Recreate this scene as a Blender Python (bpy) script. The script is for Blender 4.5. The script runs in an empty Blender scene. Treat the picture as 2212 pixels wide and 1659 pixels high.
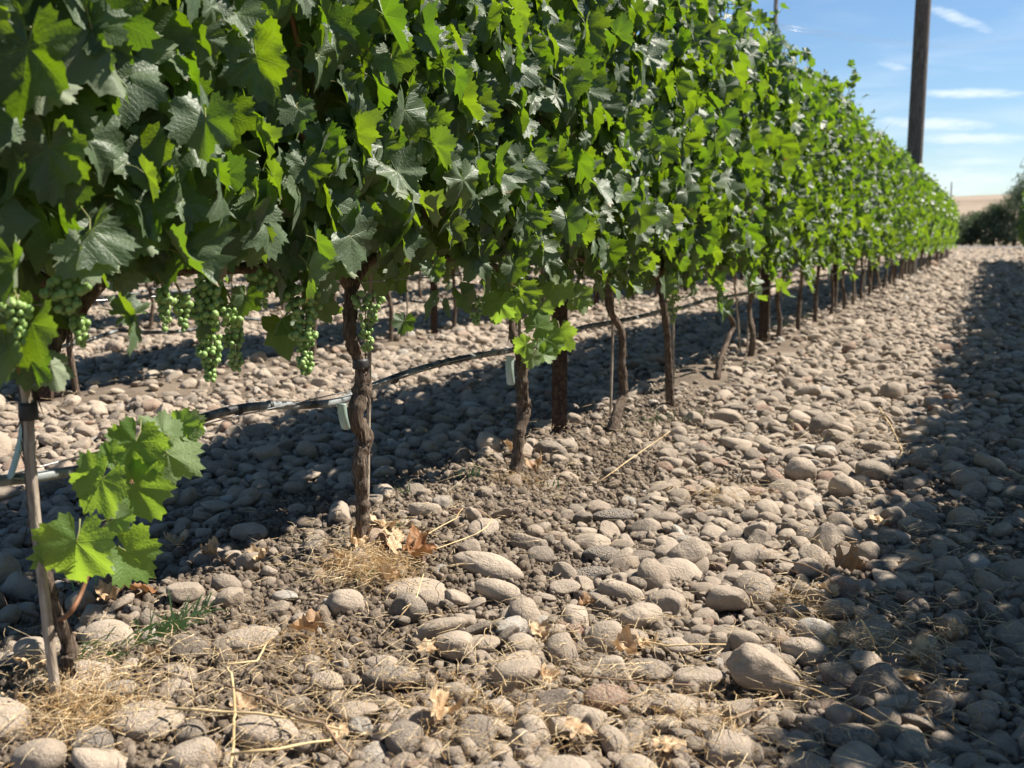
import bpy, bmesh, math, random
import numpy as np
from mathutils import Vector, Matrix, Euler

random.seed(7)
RNG = np.random.default_rng(11)
C = bpy.context.scene.collection
R = math.radians

# ------------------------------------------------------------------ camera
EYE = 0.93
PITCH, YAW = R(8.32), R(25.44)
cam_d = bpy.data.cameras.new('camera')
cam = bpy.data.objects.new('camera', cam_d)
C.objects.link(cam)
cam.location = (0, 0, EYE)
cam.rotation_euler = Euler((math.pi/2 - PITCH, 0, YAW), 'XYZ')
cam_d.sensor_width = 36
cam_d.lens = 35
cam_d.clip_start = 0.05
cam_d.clip_end = 6000
cam_d.dof.use_dof = True
cam_d.dof.focus_distance = 2.8
cam_d.dof.aperture_fstop = 4.2
bpy.context.scene.camera = cam

# ------------------------------------------------------------------ sun and sky
SUN_EL, SUN_AZ = R(51.5), R(49)          # azimuth measured from the row direction (+Y) towards +X
sun_d = bpy.data.lights.new('sun', 'SUN')
sun_d.energy = 5.0
sun_d.angle = R(0.53)
sun_d.color = (1.0, 0.93, 0.83)
sun = bpy.data.objects.new('sun', sun_d)
C.objects.link(sun)
sdir = Vector((math.sin(SUN_AZ)*math.cos(SUN_EL), math.cos(SUN_AZ)*math.cos(SUN_EL), math.sin(SUN_EL)))
sun.rotation_euler = (-sdir).to_track_quat('-Z', 'Y').to_euler()
sun.location = (6, 6, 9)

world = bpy.data.worlds.new('World')
bpy.context.scene.world = world
world.use_nodes = True
wn, wl = world.node_tree.nodes, world.node_tree.links
wn.clear()
w_out = wn.new('ShaderNodeOutputWorld')
w_bg = wn.new('ShaderNodeBackground')
sky = wn.new('ShaderNodeTexSky')
sky.sky_type = 'NISHITA'
sky.sun_disc = False
sky.sun_elevation = SUN_EL
sky.sun_rotation = SUN_AZ
sky.altitude = 300
sky.air_density = 1.0
sky.dust_density = 0.3
sky.ozone_density = 3.2
w_bg.inputs['Strength'].default_value = 0.05
wl.new(w_bg.outputs[0], w_out.inputs[0])

class NT:
    """small helper for node graphs"""
    def __init__(s, tree): s.t, s.n, s.l = tree, tree.nodes, tree.links
    def put(s, sock, v):
        if isinstance(v, bpy.types.NodeSocket): s.l.new(v, sock)
        elif v is not None:
            if hasattr(sock, 'default_value') and hasattr(sock.default_value, '__len__') and not hasattr(v, '__len__'):
                sock.default_value = [v]*len(sock.default_value)
            elif hasattr(sock.default_value, '__len__') and len(sock.default_value) == 4 and len(v) == 3:
                sock.default_value = (*v, 1)
            else: sock.default_value = v
    def m(s, op, a, b=None, c=None, clamp=False):
        n = s.n.new('ShaderNodeMath'); n.operation = op; n.use_clamp = clamp
        for i, v in enumerate((a, b, c)):
            if v is not None: s.put(n.inputs[i], v)
        return n.outputs[0]
    def mix(s, f, a, b, mode='MIX'):
        n = s.n.new('ShaderNodeMix'); n.data_type = 'RGBA'; n.blend_type = mode
        s.put(n.inputs[0], f); s.put(n.inputs[6], a); s.put(n.inputs[7], b)
        return n.outputs[2]
    def noise(s, vec, scale, detail=4, rough=.55, dist=0, out=0):
        n = s.n.new('ShaderNodeTexNoise'); n.inputs['Scale'].default_value = scale
        n.inputs['Detail'].default_value = detail; n.inputs['Roughness'].default_value = rough
        n.inputs['Distortion'].default_value = dist
        if vec is not None: s.l.new(vec, n.inputs['Vector'])
        return n.outputs[out]
    def vor(s, vec, scale, feature='F1', out='Distance', rnd=1):
        n = s.n.new('ShaderNodeTexVoronoi'); n.feature = feature; n.inputs['Scale'].default_value = scale
        n.inputs['Randomness'].default_value = rnd
        if vec is not None: s.l.new(vec, n.inputs['Vector'])
        return n.outputs[out]
    def ramp(s, f, stops):
        n = s.n.new('ShaderNodeValToRGB'); s.l.new(f, n.inputs[0])
        e = n.color_ramp.elements
        while len(e) < len(stops): e.new(0.5)
        for el, (p, c) in zip(e, stops):
            el.position = p; el.color = (*c, 1) if len(c) == 3 else c
        return n.outputs[0]
    def step(s, v, a, b, lo=0., hi=1.):
        n = s.n.new('ShaderNodeMapRange'); n.interpolation_type = 'SMOOTHSTEP'
        s.put(n.inputs[0], v); n.inputs[1].default_value = a; n.inputs[2].default_value = b
        n.inputs[3].default_value = lo; n.inputs[4].default_value = hi
        return n.outputs[0]
    def vmap(s, vec, loc=(0,0,0), rot=(0,0,0), scale=(1,1,1)):
        n = s.n.new('ShaderNodeMapping'); s.l.new(vec, n.inputs[0])
        n.inputs[1].default_value = loc; n.inputs[2].default_value = rot; n.inputs[3].default_value = scale
        return n.outputs[0]
    def bump(s, h, strength, dist, normal=None):
        n = s.n.new('ShaderNodeBump'); n.inputs['Strength'].default_value = strength
        n.inputs['Distance'].default_value = dist; s.l.new(h, n.inputs['Height'])
        if normal is not None: s.l.new(normal, n.inputs['Normal'])
        return n.outputs[0]

def world_clouds():
    g = NT(world.node_tree)
    tc = g.n.new('ShaderNodeTexCoord')
    sp = g.n.new('ShaderNodeSeparateXYZ'); g.l.new(tc.outputs['Generated'], sp.inputs[0])
    x, y, z = sp.outputs
    az = g.m('DEGREES', g.m('ARCTAN2', x, y)) if False else g.m('MULTIPLY', g.m('ARCTAN2', x, y), 57.2958)
    el = g.m('MULTIPLY', g.m('ARCSINE', z), 57.2958)
    cb = g.n.new('ShaderNodeCombineXYZ'); g.l.new(az, cb.inputs[0]); g.l.new(el, cb.inputs[1])
    v = g.vmap(cb.outputs[0], scale=(.12, .75, 1))
    n1 = g.noise(v, 1.0, 6, .55, .6)
    n2 = g.noise(g.vmap(cb.outputs[0], loc=(31, 4, 2), scale=(.35, 1.5, 1)), 1.0, 5, .6, .3)
    n3 = g.noise(g.vmap(cb.outputs[0], loc=(7, 14, 3), scale=(.9, 4.2, 1)), 1.0, 5, .65, .8)
    # thin veils near the horizon thinning upwards, all the way round
    veil = g.m('MULTIPLY', g.step(n1, .42, .72), g.step(el, 16, 1))
    lowhaze = g.step(el, 5.5, -0.5, 0, .36)
    tot = g.m('MAXIMUM', g.m('MULTIPLY', veil, .42), lowhaze)
    # single wisps: azimuth, elevation, half length, half height, tilt, weight
    for (a0, e0, la, le, tilt, wgt) in ((-2.05, 10.85, 1.7, .34, -.43, .75), (-1.3, 7.25, 2.7, .26, -.06, .95), (-2.9, 5.85, 3.2, .36, -.08, .85),
                                  (-1.3, 5.05, 2.6, .34, -.05, .85), (-2.2, 2.9, 4.2, .75, 0, .7), (-5.0, 8.76, .9, .24, -.25, .5), (-.8, 3.9, 2.2, .25, 0, .5),
                                  (-12, 20, 5, .6, .1, .4), (14, 15, 6, .7, -.1, .5), (40, 11, 8, .8, .05, .6), (-70, 12, 7, .7, 0, .6)):
        dx = g.m('SUBTRACT', az, a0)
        dy = g.m('SUBTRACT', g.m('SUBTRACT', el, e0), g.m('MULTIPLY', dx, tilt))
        q = g.m('ADD', g.m('POWER', g.m('ABSOLUTE', g.m('DIVIDE', dx, la)), 2), g.m('POWER', g.m('ABSOLUTE', g.m('DIVIDE', dy, le)), 2))
        q = g.m('ADD', q, g.m('MULTIPLY', g.m('SUBTRACT', g.m('ADD', g.m('MULTIPLY', n2, .5), g.m('MULTIPLY', n3, .5)), .5), 3.6))
        tot = g.m('MAXIMUM', tot, g.m('MULTIPLY', g.step(q, 1.35, -.5), wgt))
    hs = g.n.new('ShaderNodeHueSaturation'); hs.inputs['Saturation'].default_value = 1.12; g.l.new(sky.outputs[0], hs.inputs['Color'])
    hs.inputs['Value'].default_value = 1.22
    col = g.mix(tot, hs.outputs[0], (9.4, 10.4, 11.2))
    g.l.new(col, w_bg.inputs['Color'])
world_clouds()

vs = bpy.context.scene.view_settings
vs.view_transform = 'Standard'; vs.look = 'None'; vs.gamma = 1; vs.use_curve_mapping = False
vs.exposure = 1.1
cy = bpy.context.scene.cycles
cy.max_bounces = 8; cy.diffuse_bounces = 3; cy.transmission_bounces = 5; cy.transparent_max_bounces = 8
cy.caustics_reflective = False; cy.caustics_refractive = False
cy.use_denoising = True

# ------------------------------------------------------------------ picture point -> place (used once to read positions off the photograph)
PW, PH = 2212, 1659
PF = 35/36*PW
FW = np.array([-math.sin(YAW)*math.cos(PITCH), math.cos(YAW)*math.cos(PITCH), -math.sin(PITCH)])
RT = np.array([math.cos(YAW), math.sin(YAW), 0]); UP = np.cross(RT, FW)
def ray(x, y): return FW + RT*(x-PW/2)/PF + UP*(PH/2-y)/PF
def on_plane(x, y, X):
    d = ray(x, y); q = d*(X/d[0]); q[2] += EYE
    return Vector(q)
def on_ground(x, y, z0=0.):
    d = ray(x, y); q = d*((z0-EYE)/d[2]); q[2] = z0
    return Vector(q)
def project(P):
    P = np.asarray(P, float); d = P-np.array([0, 0, EYE])
    z = d@FW
    zz = np.where(z < .05, .05, z)
    return PW/2+PF*(d@RT)/zz, PH/2-PF*(d@UP)/zz, z

# ------------------------------------------------------------------ ground height
def hash2(i, j, seed):
    h = (i.astype(np.int64)*374761393 + j.astype(np.int64)*668265263 + seed*982451653) & 0xffffffff
    h = ((h ^ (h >> 13))*1274126177) & 0xffffffff
    return ((h ^ (h >> 16)) & 0xffff)/65535.
def vnoise(x, y, seed=0):
    x = np.asarray(x, float); y = np.asarray(y, float)
    i, j = np.floor(x), np.floor(y); u, v = x-i, y-j
    u, v = u*u*(3-2*u), v*v*(3-2*v)
    i, j = i.astype(int), j.astype(int)
    a, b, c, d = hash2(i, j, seed), hash2(i+1, j, seed), hash2(i, j+1, seed), hash2(i+1, j+1, seed)
    return (a*(1-u)+b*u)*(1-v)+(c*(1-u)+d*u)*v
def fbm(x, y, o=4, seed=0):
    t, a, s = 0, .5, 0
    for k in range(o):
        t = t+a*vnoise(x*2**k+17.3*k, y*2**k+5.1*k, seed+k); s += a; a *= .5
    return t/s
ROWS = [-1.65, -4.65, -7.65, -10.65, -13.65, -16.65]
RIGHT_ROW = 1.27
def gh(x, y):
    x = np.asarray(x, float); y = np.asarray(y, float)
    h = (fbm(x*.9, y*.9, 3, 3)-.5)*.07
    for X in ROWS+[RIGHT_ROW]:
        h = h+.035*np.exp(-((x-X)/.33)**2)*(y < 50)
    fade = np.clip((70-np.abs(y))/20, 0, 1)
    return h*fade
def ghf(x, y): return float(gh(x, y))
def soil_mask(x, y):
    """1 = bare soil, 0 = packed cobbles"""
    d = np.abs(x+1.65)
    for X in ROWS[1:]+[RIGHT_ROW]: d = np.minimum(d, np.abs(x-X)*1.2)
    n = fbm(x*2.2, y*2.2, 3, 21)
    m = np.clip((.50-d+(n-.5)*1.1)/.22, 0, 1)
    m = np.maximum(m, np.clip((fbm(x*1.3+4, y*1.3, 3, 31)-.66)/.08, 0, 1)*.8)
    yy = np.clip((7-y)/3, 0, 1)
    m = np.maximum(m, np.clip((.34-np.abs(x+1.30)+(fbm(x*3.1, y*3.1, 3, 55)-.5)*.75)/.2, 0, 1)*yy)
    # the strip in the right hand shade has more earth and straw
    m = np.maximum(m, np.clip((x+.15)/.35, 0, 1)*np.clip((fbm(x*1.9, y*1.9, 3, 44)-.34)/.2, 0, 1)*.85)
    return m

# ------------------------------------------------------------------ object helpers
def tag(o, label=None, cat=None, group=None, kind=None):
    if label: o['label'] = label
    if cat: o['category'] = cat
    if group: o['group'] = group
    if kind: o['kind'] = kind
    return o
def empty(name, loc, label, cat, group=None, rz=0):
    o = bpy.data.objects.new(name, None); C.objects.link(o)
    o.location = loc; o.rotation_euler = (0, 0, rz); o.empty_display_size = .1
    return tag(o, label, cat, group)
def link(name, me, parent=None, mat=None, loc=None, mw=None):
    o = bpy.data.objects.new(name, me); C.objects.link(o)
    if mat is not None and not len(me.materials): me.materials.append(mat)
    if parent is not None: o.parent = parent
    if mw is not None: o.matrix_local = mw
    elif loc is not None: o.location = loc
    return o
def new_mesh(name, V, F, smooth=True, mats=None, fm=None, uv=None, attrs=None):
    me = bpy.data.meshes.new(name)
    V = np.asarray(V, np.float32).reshape(-1, 3)
    me.vertices.add(len(V)); me.vertices.foreach_set('co', V.ravel())
    if isinstance(F, np.ndarray): F = [F]
    elif len(F) and not isinstance(F[0], np.ndarray):
        by = {}
        for k, f in enumerate(F): by.setdefault(len(f), []).append(f)
        if fm is not None:
            order = sorted(range(len(F)), key=lambda k: len(F[k])); fm = [fm[k] for k in order]
        F = [np.array(by[k], int) for k in sorted(by)]
    loops = np.concatenate([f.ravel() for f in F]); tot = np.concatenate([np.full(len(f), f.shape[1]) for f in F])
    st = np.concatenate([[0], np.cumsum(tot)[:-1]])
    me.loops.add(len(loops)); me.loops.foreach_set('vertex_index', loops.astype(np.int32))
    me.polygons.add(len(tot)); me.polygons.foreach_set('loop_start', st.astype(np.int32))
    me.polygons.foreach_set('loop_total', tot.astype(np.int32))
    me.polygons.foreach_set('use_smooth', np.full(len(tot), smooth))
    for m in (mats or []): me.materials.append(m)
    if fm is not None: me.polygons.foreach_set('material_index', np.asarray(fm, np.int32))
    if uv is not None:
        u = me.uv_layers.new(name='UVMap'); u.data.foreach_set('uv', np.asarray(uv, np.float32)[loops].ravel())
    for k, a in (attrs or {}).items():
        at = me.attributes.new(k, 'FLOAT', 'POINT'); at.data.foreach_set('value', np.asarray(a, np.float32))
    me.update(calc_edges=True); me.validate(clean_customdata=False)
    return me
def tube_vf(pts, rad, n=8, caps=True, ridged=0., seed=0, off=0):
    """a tube along points; ridged > 0 gives stringy bark relief"""
    P = [Vector(p) for p in pts]; m = len(P)
    if not hasattr(rad, '__len__'): rad = [rad]*m
    V, F = [], []
    ref = Vector((0.13, 0.9, 0.41)).normalized()
    rg = np.random.default_rng(seed)
    ph = rg.random(n)*2-1
    prev = None
    for i, p in enumerate(P):
        t = (P[min(i+1, m-1)]-P[max(i-1, 0)]).normalized()
        a = (ref if prev is None else prev); a = (a-t*a.dot(t))
        if a.length < 1e-4: a = t.orthogonal()
        a.normalize(); prev = a; b = t.cross(a)
        if ridged: ph = ph*.86+(rg.random(n)*2-1)*.42
        for k in range(n):
            q = 2*math.pi*k/n
            r = rad[i]*(1+ridged*(ph[k] if ridged else 0))
            V.append(p+a*(math.cos(q)*r)+b*(math.sin(q)*r))
    for i in range(m-1):
        for k in range(n):
            k2 = (k+1) % n
            F.append((off+i*n+k, off+i*n+k2, off+(i+1)*n+k2, off+(i+1)*n+k))
    if caps:
        F.append(tuple(off+k for k in range(n))[::-1]); F.append(tuple(off+(m-1)*n+k for k in range(n)))
    return V, F
def tube(name, pts, rad, mat, n=8, ridged=0., seed=0):
    V, F = tube_vf(pts, rad, n, ridged=ridged, seed=seed)
    return new_mesh(name, [tuple(v) for v in V], F, mats=[mat])
def smooth_path(pts, k=5):
    P = [np.array(p, float) for p in pts]; out = []
    for i in range(len(P)-1):
        p0, p1, p2, p3 = P[max(i-1, 0)], P[i], P[i+1], P[min(i+2, len(P)-1)]
        for j in range(k):
            t = j/k
            out.append(.5*((2*p1)+(-p0+p2)*t+(2*p0-5*p1+4*p2-p3)*t*t+(-p0+3*p1-3*p2+p3)*t**3))
    out.append(P[-1]); return [Vector(p) for p in out]
def lerp_list(a, n):
    return list(np.interp(np.linspace(0, 1, n), np.linspace(0, 1, len(a)), a))
ORD = ['first', 'second', 'third', 'fourth', 'fifth', 'sixth', 'seventh', 'eighth', 'ninth', 'tenth', 'eleventh', 'twelfth', 'thirteenth',
       'fourteenth', 'fifteenth', 'sixteenth', 'seventeenth', 'eighteenth', 'nineteenth', 'twentieth']
TENS = {2: 'twenty', 3: 'thirty', 4: 'forty'}
def ordn(i):
    if i < 20: return ORD[i]
    q, r = divmod(i+1, 10)
    return (TENS[q]+'-'+ORD[r-1]) if r else {3: 'thirtieth', 4: 'fortieth', 5: 'fiftieth'}[q]

# ------------------------------------------------------------------ materials
def mat(name):
    m = bpy.data.materials.new(name); m.use_nodes = True; m.node_tree.nodes.clear()
    g = NT(m.node_tree); out = g.n.new('ShaderNodeOutputMaterial')
    return m, g, out
def principled(g, col, rough=.8, spec=.3, normal=None, metal=0, **kw):
    b = g.n.new('ShaderNodeBsdfPrincipled')
    g.put(b.inputs['Base Color'], col); g.put(b.inputs['Roughness'], rough)
    g.put(b.inputs['Specular IOR Level'], spec); g.put(b.inputs['Metallic'], metal)
    if normal is not None: g.l.new(normal, b.inputs['Normal'])
    for k, v in kw.items(): g.put(b.inputs[k], v)
    return b
def coords(g, which='Object'):
    return g.n.new('ShaderNodeTexCoord').outputs[which]
def rnd(g):
    return g.n.new('ShaderNodeObjectInfo').outputs['Random']
def shifted(g, k=37.):
    """object coordinates moved by the copy's random number, so that copies do not repeat"""
    add = g.n.new('ShaderNodeVectorMath'); add.operation = 'ADD'
    g.l.new(coords(g), add.inputs[0]); g.l.new(g.m('MULTIPLY', rnd(g), k), add.inputs[1])
    return add.outputs[0]

def leaf_material(name, young=0., dead=0.):
    m, g, out = mat(name)
    uv = g.n.new('ShaderNodeUVMap').outputs[0]
    sp = g.n.new('ShaderNodeSeparateXYZ'); g.l.new(uv, sp.inputs[0])
    ux, uy = sp.outputs[0], sp.outputs[1]
    rr = g.m('SQRT', g.m('ADD', g.m('MULTIPLY', ux, ux), g.m('MULTIPLY', uy, uy)))
    th = g.m('MULTIPLY', g.m('ARCTAN2', ux, uy), 57.2958)
    ph = g.m('MULTIPLY', g.m('WRAP', th, 27., -27.), 1/57.2958)
    al = g.m('MULTIPLY', rr, g.m('COSINE', ph)); pe = g.m('ABSOLUTE', g.m('MULTIPLY', rr, g.m('SINE', ph)))
    wv = g.m('MULTIPLY', g.step(rr, 1.0, 0., .35, 1), .020)
    main = g.m('SUBTRACT', 1, g.m('DIVIDE', pe, wv), clamp=True)
    q = g.m('FRACT', g.m('MULTIPLY', g.m('SUBTRACT', al, g.m('MULTIPLY', pe, .95)), 7.5))
    sd = g.m('ABSOLUTE', g.m('SUBTRACT', q, .5))
    sec = g.step(sd, .10, .0)
    sec = g.m('MULTIPLY', sec, g.step(rr, .05, .2))
    vein = g.m('MAXIMUM', main, g.m('MULTIPLY', sec, .55))
    at = g.n.new('ShaderNodeAttribute'); at.attribute_name = 'rnd'
    r1 = g.m('FRACT', g.m('ADD', rnd(g), at.outputs['Fac']))
    r2 = g.m('FRACT', g.m('MULTIPLY', r1, 7.31)); r3 = g.m('FRACT', g.m('MULTIPLY', r1, 23.7))
    cv = g.n.new('ShaderNodeVectorMath'); cv.operation = 'ADD'; g.l.new(uv, cv.inputs[0]); g.l.new(g.m('MULTIPLY', r1, 40), cv.inputs[1])
    nz = g.noise(cv.outputs[0], 3.5, 4); nz2 = g.noise(cv.outputs[0], 26, 3)
    cells = g.vor(cv.outputs[0], 17, out='Distance')
    top = g.mix(r1, (.038, .074, .028), (.092, .134, .066))
    top = g.mix(g.m('MULTIPLY', g.step(nz, .35, .7), .5), top, (.11, .15, .085))
    top = g.mix(g.m('MULTIPLY', vein, .45), top, (.20, .27, .09))
    bot = g.mix(r2, (.15, .19, .11), (.22, .26, .165))
    bot = g.mix(g.m('MULTIPLY', vein, .5), bot, (.25, .31, .15))
    tr = g.mix(r3, (.19, .40, .004), (.40, .60, .007))
    tr = g.mix(g.m('MULTIPLY', cells, .30), tr, (.20, .38, .003))
    tr = g.mix(g.m('MULTIPLY', vein, .35), tr, (.52, .82, .10))
    if young:
        tr = g.mix(g.m('MULTIPLY', vein, .0), tr, tr)
        top = g.mix(.55, top, (.13, .25, .035)); bot = g.mix(.4, bot, (.2, .31, .09)); tr = g.mix(.5, tr, (.6, .88, .10))
    if dead:
        base = g.mix(g.step(nz, .3, .7), (.40, .25, .13), (.62, .48, .31)); base = g.mix(g.step(r2, .5, 1.), base, (.26, .12, .05))
        base = g.mix(g.m('MULTIPLY', vein, .4), base, (.5, .38, .24))
        top = bot = base; tr = g.mix(.5, base, (.5, .25, .08))
    else:
        # scattered scorch at margins and blemishes
        edge = g.m('MULTIPLY', g.step(g.m('ADD', rr, g.m('MULTIPLY', nz, .5)), 1.18, 1.32), g.step(r2, .72, .85))
        top = g.mix(edge, top, (.25, .15, .06)); bot = g.mix(edge, bot, (.25, .16, .08)); tr = g.mix(edge, tr, (.4, .2, .05))
        spots = g.m('MULTIPLY', g.step(nz2, .70, .78), g.step(r3, .5, .7))
        top = g.mix(g.m('MULTIPLY', spots, .6), top, (.22, .2, .08))
    geo = g.n.new('ShaderNodeNewGeometry')
    col = g.mix(geo.outputs['Backfacing'], top, bot)
    hgt = g.m('ADD', g.m('MULTIPLY', vein, -1.0), g.m('MULTIPLY', cells, .9))
    hgt = g.m('ADD', hgt, g.m('MULTIPLY', nz, 1.2))
    nb = g.bump(hgt, .45, .0018)
    rgh = g.mix(geo.outputs['Backfacing'], (.50, .50, .50), (.68, .68, .68))
    p = principled(g, col, rgh, .6 if not dead else .25, nb, **({} if dead else {'Sheen Weight': .08, 'Sheen Roughness': .4}))
    t = g.n.new('ShaderNodeBsdfTranslucent'); g.l.new(tr, t.inputs[0]); g.l.new(nb, t.inputs[1])
    mx = g.n.new('ShaderNodeMixShader'); mx.inputs[0].default_value = .15 if dead else (.42 if young else .28)
    g.l.new(p.outputs[0], mx.inputs[1]); g.l.new(t.outputs[0], mx.inputs[2])
    g.l.new(mx.outputs[0], out.inputs[0])
    return m
M_LEAF = leaf_material('vine_leaf')
M_YOUNG = leaf_material('young_vine_leaf', young=1)
M_DEAD = leaf_material('dry_leaf', dead=1)

def bark_material(name, c1, c2, c3, sz=26):
    m, g, out = mat(name)
    v = g.vmap(shifted(g), scale=(1, 1, .13))
    n1 = g.noise(v, sz*6, 6, .65, .6); n2 = g.noise(coords(g), 18, 4)
    n3 = g.noise(v, sz*20, 3, .6)
    col = g.ramp(n1, [(.32, c1), (.5, c2), (.68, c3)])
    col = g.mix(g.m('MULTIPLY', g.step(n2, .5, .75), .5), col, c3)
    h = g.m('ADD', n1, g.m('MULTIPLY', n3, .4))
    p = principled(g, col, .9, .15, g.bump(h, 1.0, .006))
    g.l.new(p.outputs[0], out.inputs[0]); return m
M_BARK = bark_material('vine_bark', (.035, .024, .018), (.115, .084, .062), (.26, .205, .16))
M_CORD = bark_material('cordon_bark', (.045, .028, .020), (.15, .10, .07), (.32, .235, .17))
M_STAKE = bark_material('grey_wood', (.20, .155, .115), (.36, .295, .23), (.52, .45, .37), 14)
M_POLE = bark_material('weathered_pole', (.055, .045, .038), (.115, .098, .082), (.19, .165, .14), 5)
M_TREEBARK = bark_material('tree_bark', (.05, .04, .03), (.10, .08, .06), (.17, .14, .11), 4)

def simple(name, col, rough=.7, spec=.3, c2=None, sc=30, bumpd=0., metal=0, thr=(.4, .65)):
    m, g, out = mat(name)
    v = shifted(g); n = g.noise(v, sc, 5)
    c = g.mix(g.step(n, *thr), col, c2 or tuple(x*.75 for x in col))
    nb = g.bump(g.noise(v, sc*4, 4), .6, bumpd) if bumpd else None
    p = principled(g, c, rough, spec, nb, metal)
    g.l.new(p.outputs[0], out.inputs[0]); return m
M_CANE = simple('red_cane', (.27, .12, .065), .55, .35, (.20, .10, .05), 14, .001)
M_SHOOT = simple('green_shoot', (.20, .26, .07), .5, .4, (.26, .20, .08), 14, .0006)
M_RUST = simple('rusty_steel', (.042, .028, .022), .85, .25, (.10, .062, .044), 60, .0012, .15)
M_HOSE = simple('drip_hose', (.022, .023, .024), .42, .5, (.24, .26, .255), 14, .0008, thr=(.42, .62))  # grey patches paint the lit stretches into the black hose colour
M_RUBBER = simple('black_rubber', (.018, .018, .02), .5, .4, (.05, .05, .05), 20)
M_WIRE = simple('galvanised_wire', (.42, .43, .44), .35, .6, (.25, .24, .23), 50, metal=.8)
M_TAPE = simple('pale_green_tape', (.42, .56, .47), .45, .4, (.55, .66, .60), 12)
M_STRAW = simple('straw', (.58, .44, .24), .6, .35, (.42, .29, .14), 9, .0006)
M_FINESTRAW = simple('fine_straw', (.70, .56, .35), .65, .3, (.40, .27, .13), 9)
M_GRASS = simple('green_grass', (.17, .32, .09), .5, .4, (.27, .42, .16), 12)
M_TWIG = simple('dry_twig', (.22, .14, .085), .8, .2, (.33, .24, .16), 30, .0006)
M_ROAD = simple('grey_road', (.22, .22, .215), .9, .2, (.17, .17, .17), .2)

def grape_material():
    m, g, out = mat('green_grape')
    n = g.noise(shifted(g), 160, 3)
    c = g.mix(rnd(g), (.17, .29, .07), (.29, .41, .13))
    c = g.mix(g.m('MULTIPLY', g.step(n, .45, .7), .35), c, (.42, .52, .30))
    p = principled(g, c, .38, .45, None, **{'Subsurface Weight': .35, 'Subsurface Radius': (.006, .009, .002), 'Subsurface Scale': 1.})
    g.l.new(p.outputs[0], out.inputs[0]); return m
M_GRAPE = grape_material()

def stone_material(name, dark=(.17, .145, .122), mid=(.36, .29, .225), light=(.48, .395, .31), pits=.5, lava=False):
    m, g, out = mat(name)
    v = shifted(g); r = rnd(g)
    # object space is the unit stone, so relief is scaled to its size
    n1 = g.noise(v, 1.6, 5, .6); n2 = g.noise(v, 9, 5, .62); n3 = g.noise(v, 40, 3, .6)
    c = g.mix(g.step(r, .05, .95), mid, light)
    c = g.mix(g.step(g.m('FRACT', g.m('MULTIPLY', r, 9.7)), .62, .88), c, dark)
    c = g.mix(g.step(g.m('FRACT', g.m('MULTIPLY', r, 31.7)), .94, .98), c, (.29, .175, .125))
    c = g.mix(g.step(g.m('FRACT', g.m('MULTIPLY', r, 53.1)), .965, .985), c, (.48, .46, .42))
    c = g.mix(g.m('MULTIPLY', g.step(n1, .42, .66), .55), c, (.26, .215, .17))
    c = g.mix(g.m('MULTIPLY', g.step(n2, .5, .68), .5), c, (.45, .365, .27))
    pit = g.step(g.vor(v, 13 if not lava else 8.5), .22 if not lava else .42, .05)
    pitm = g.m('MULTIPLY', pit, g.step(g.noise(v, 2.5, 2), .42, .54) if not lava else 1.)
    c = g.mix(g.m('MULTIPLY', pitm, .75), c, (.07, .058, .048))
    geo = g.n.new('ShaderNodeNewGeometry'); sn = g.n.new('ShaderNodeSeparateXYZ'); g.l.new(geo.outputs['Normal'], sn.inputs[0])
    dust = g.m('MULTIPLY', g.step(sn.outputs[2], .1, .9), g.step(n2, .3, .62))
    c = g.mix(g.m('MULTIPLY', dust, .45), c, (.46, .38, .295))
    h = g.m('ADD', g.m('MULTIPLY', n2, .7), g.m('MULTIPLY', n3, .22))
    h = g.m('SUBTRACT', h, g.m('MULTIPLY', pitm, pits))
    p = principled(g, c, .9, .2, g.bump(h, .7, .07 if lava else .020))
    g.l.new(p.outputs[0], out.inputs[0]); return m
M_STONE = stone_material('river_stone')
M_LAVA = stone_material('pitted_lava_stone', mid=(.25, .225, .2), light=(.30, .27, .24), pits=1.6, lava=True)
M_DARKSTONE = stone_material('grey_basalt', dark=(.12, .115, .11), mid=(.21, .20, .19), light=(.27, .255, .235))

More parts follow.
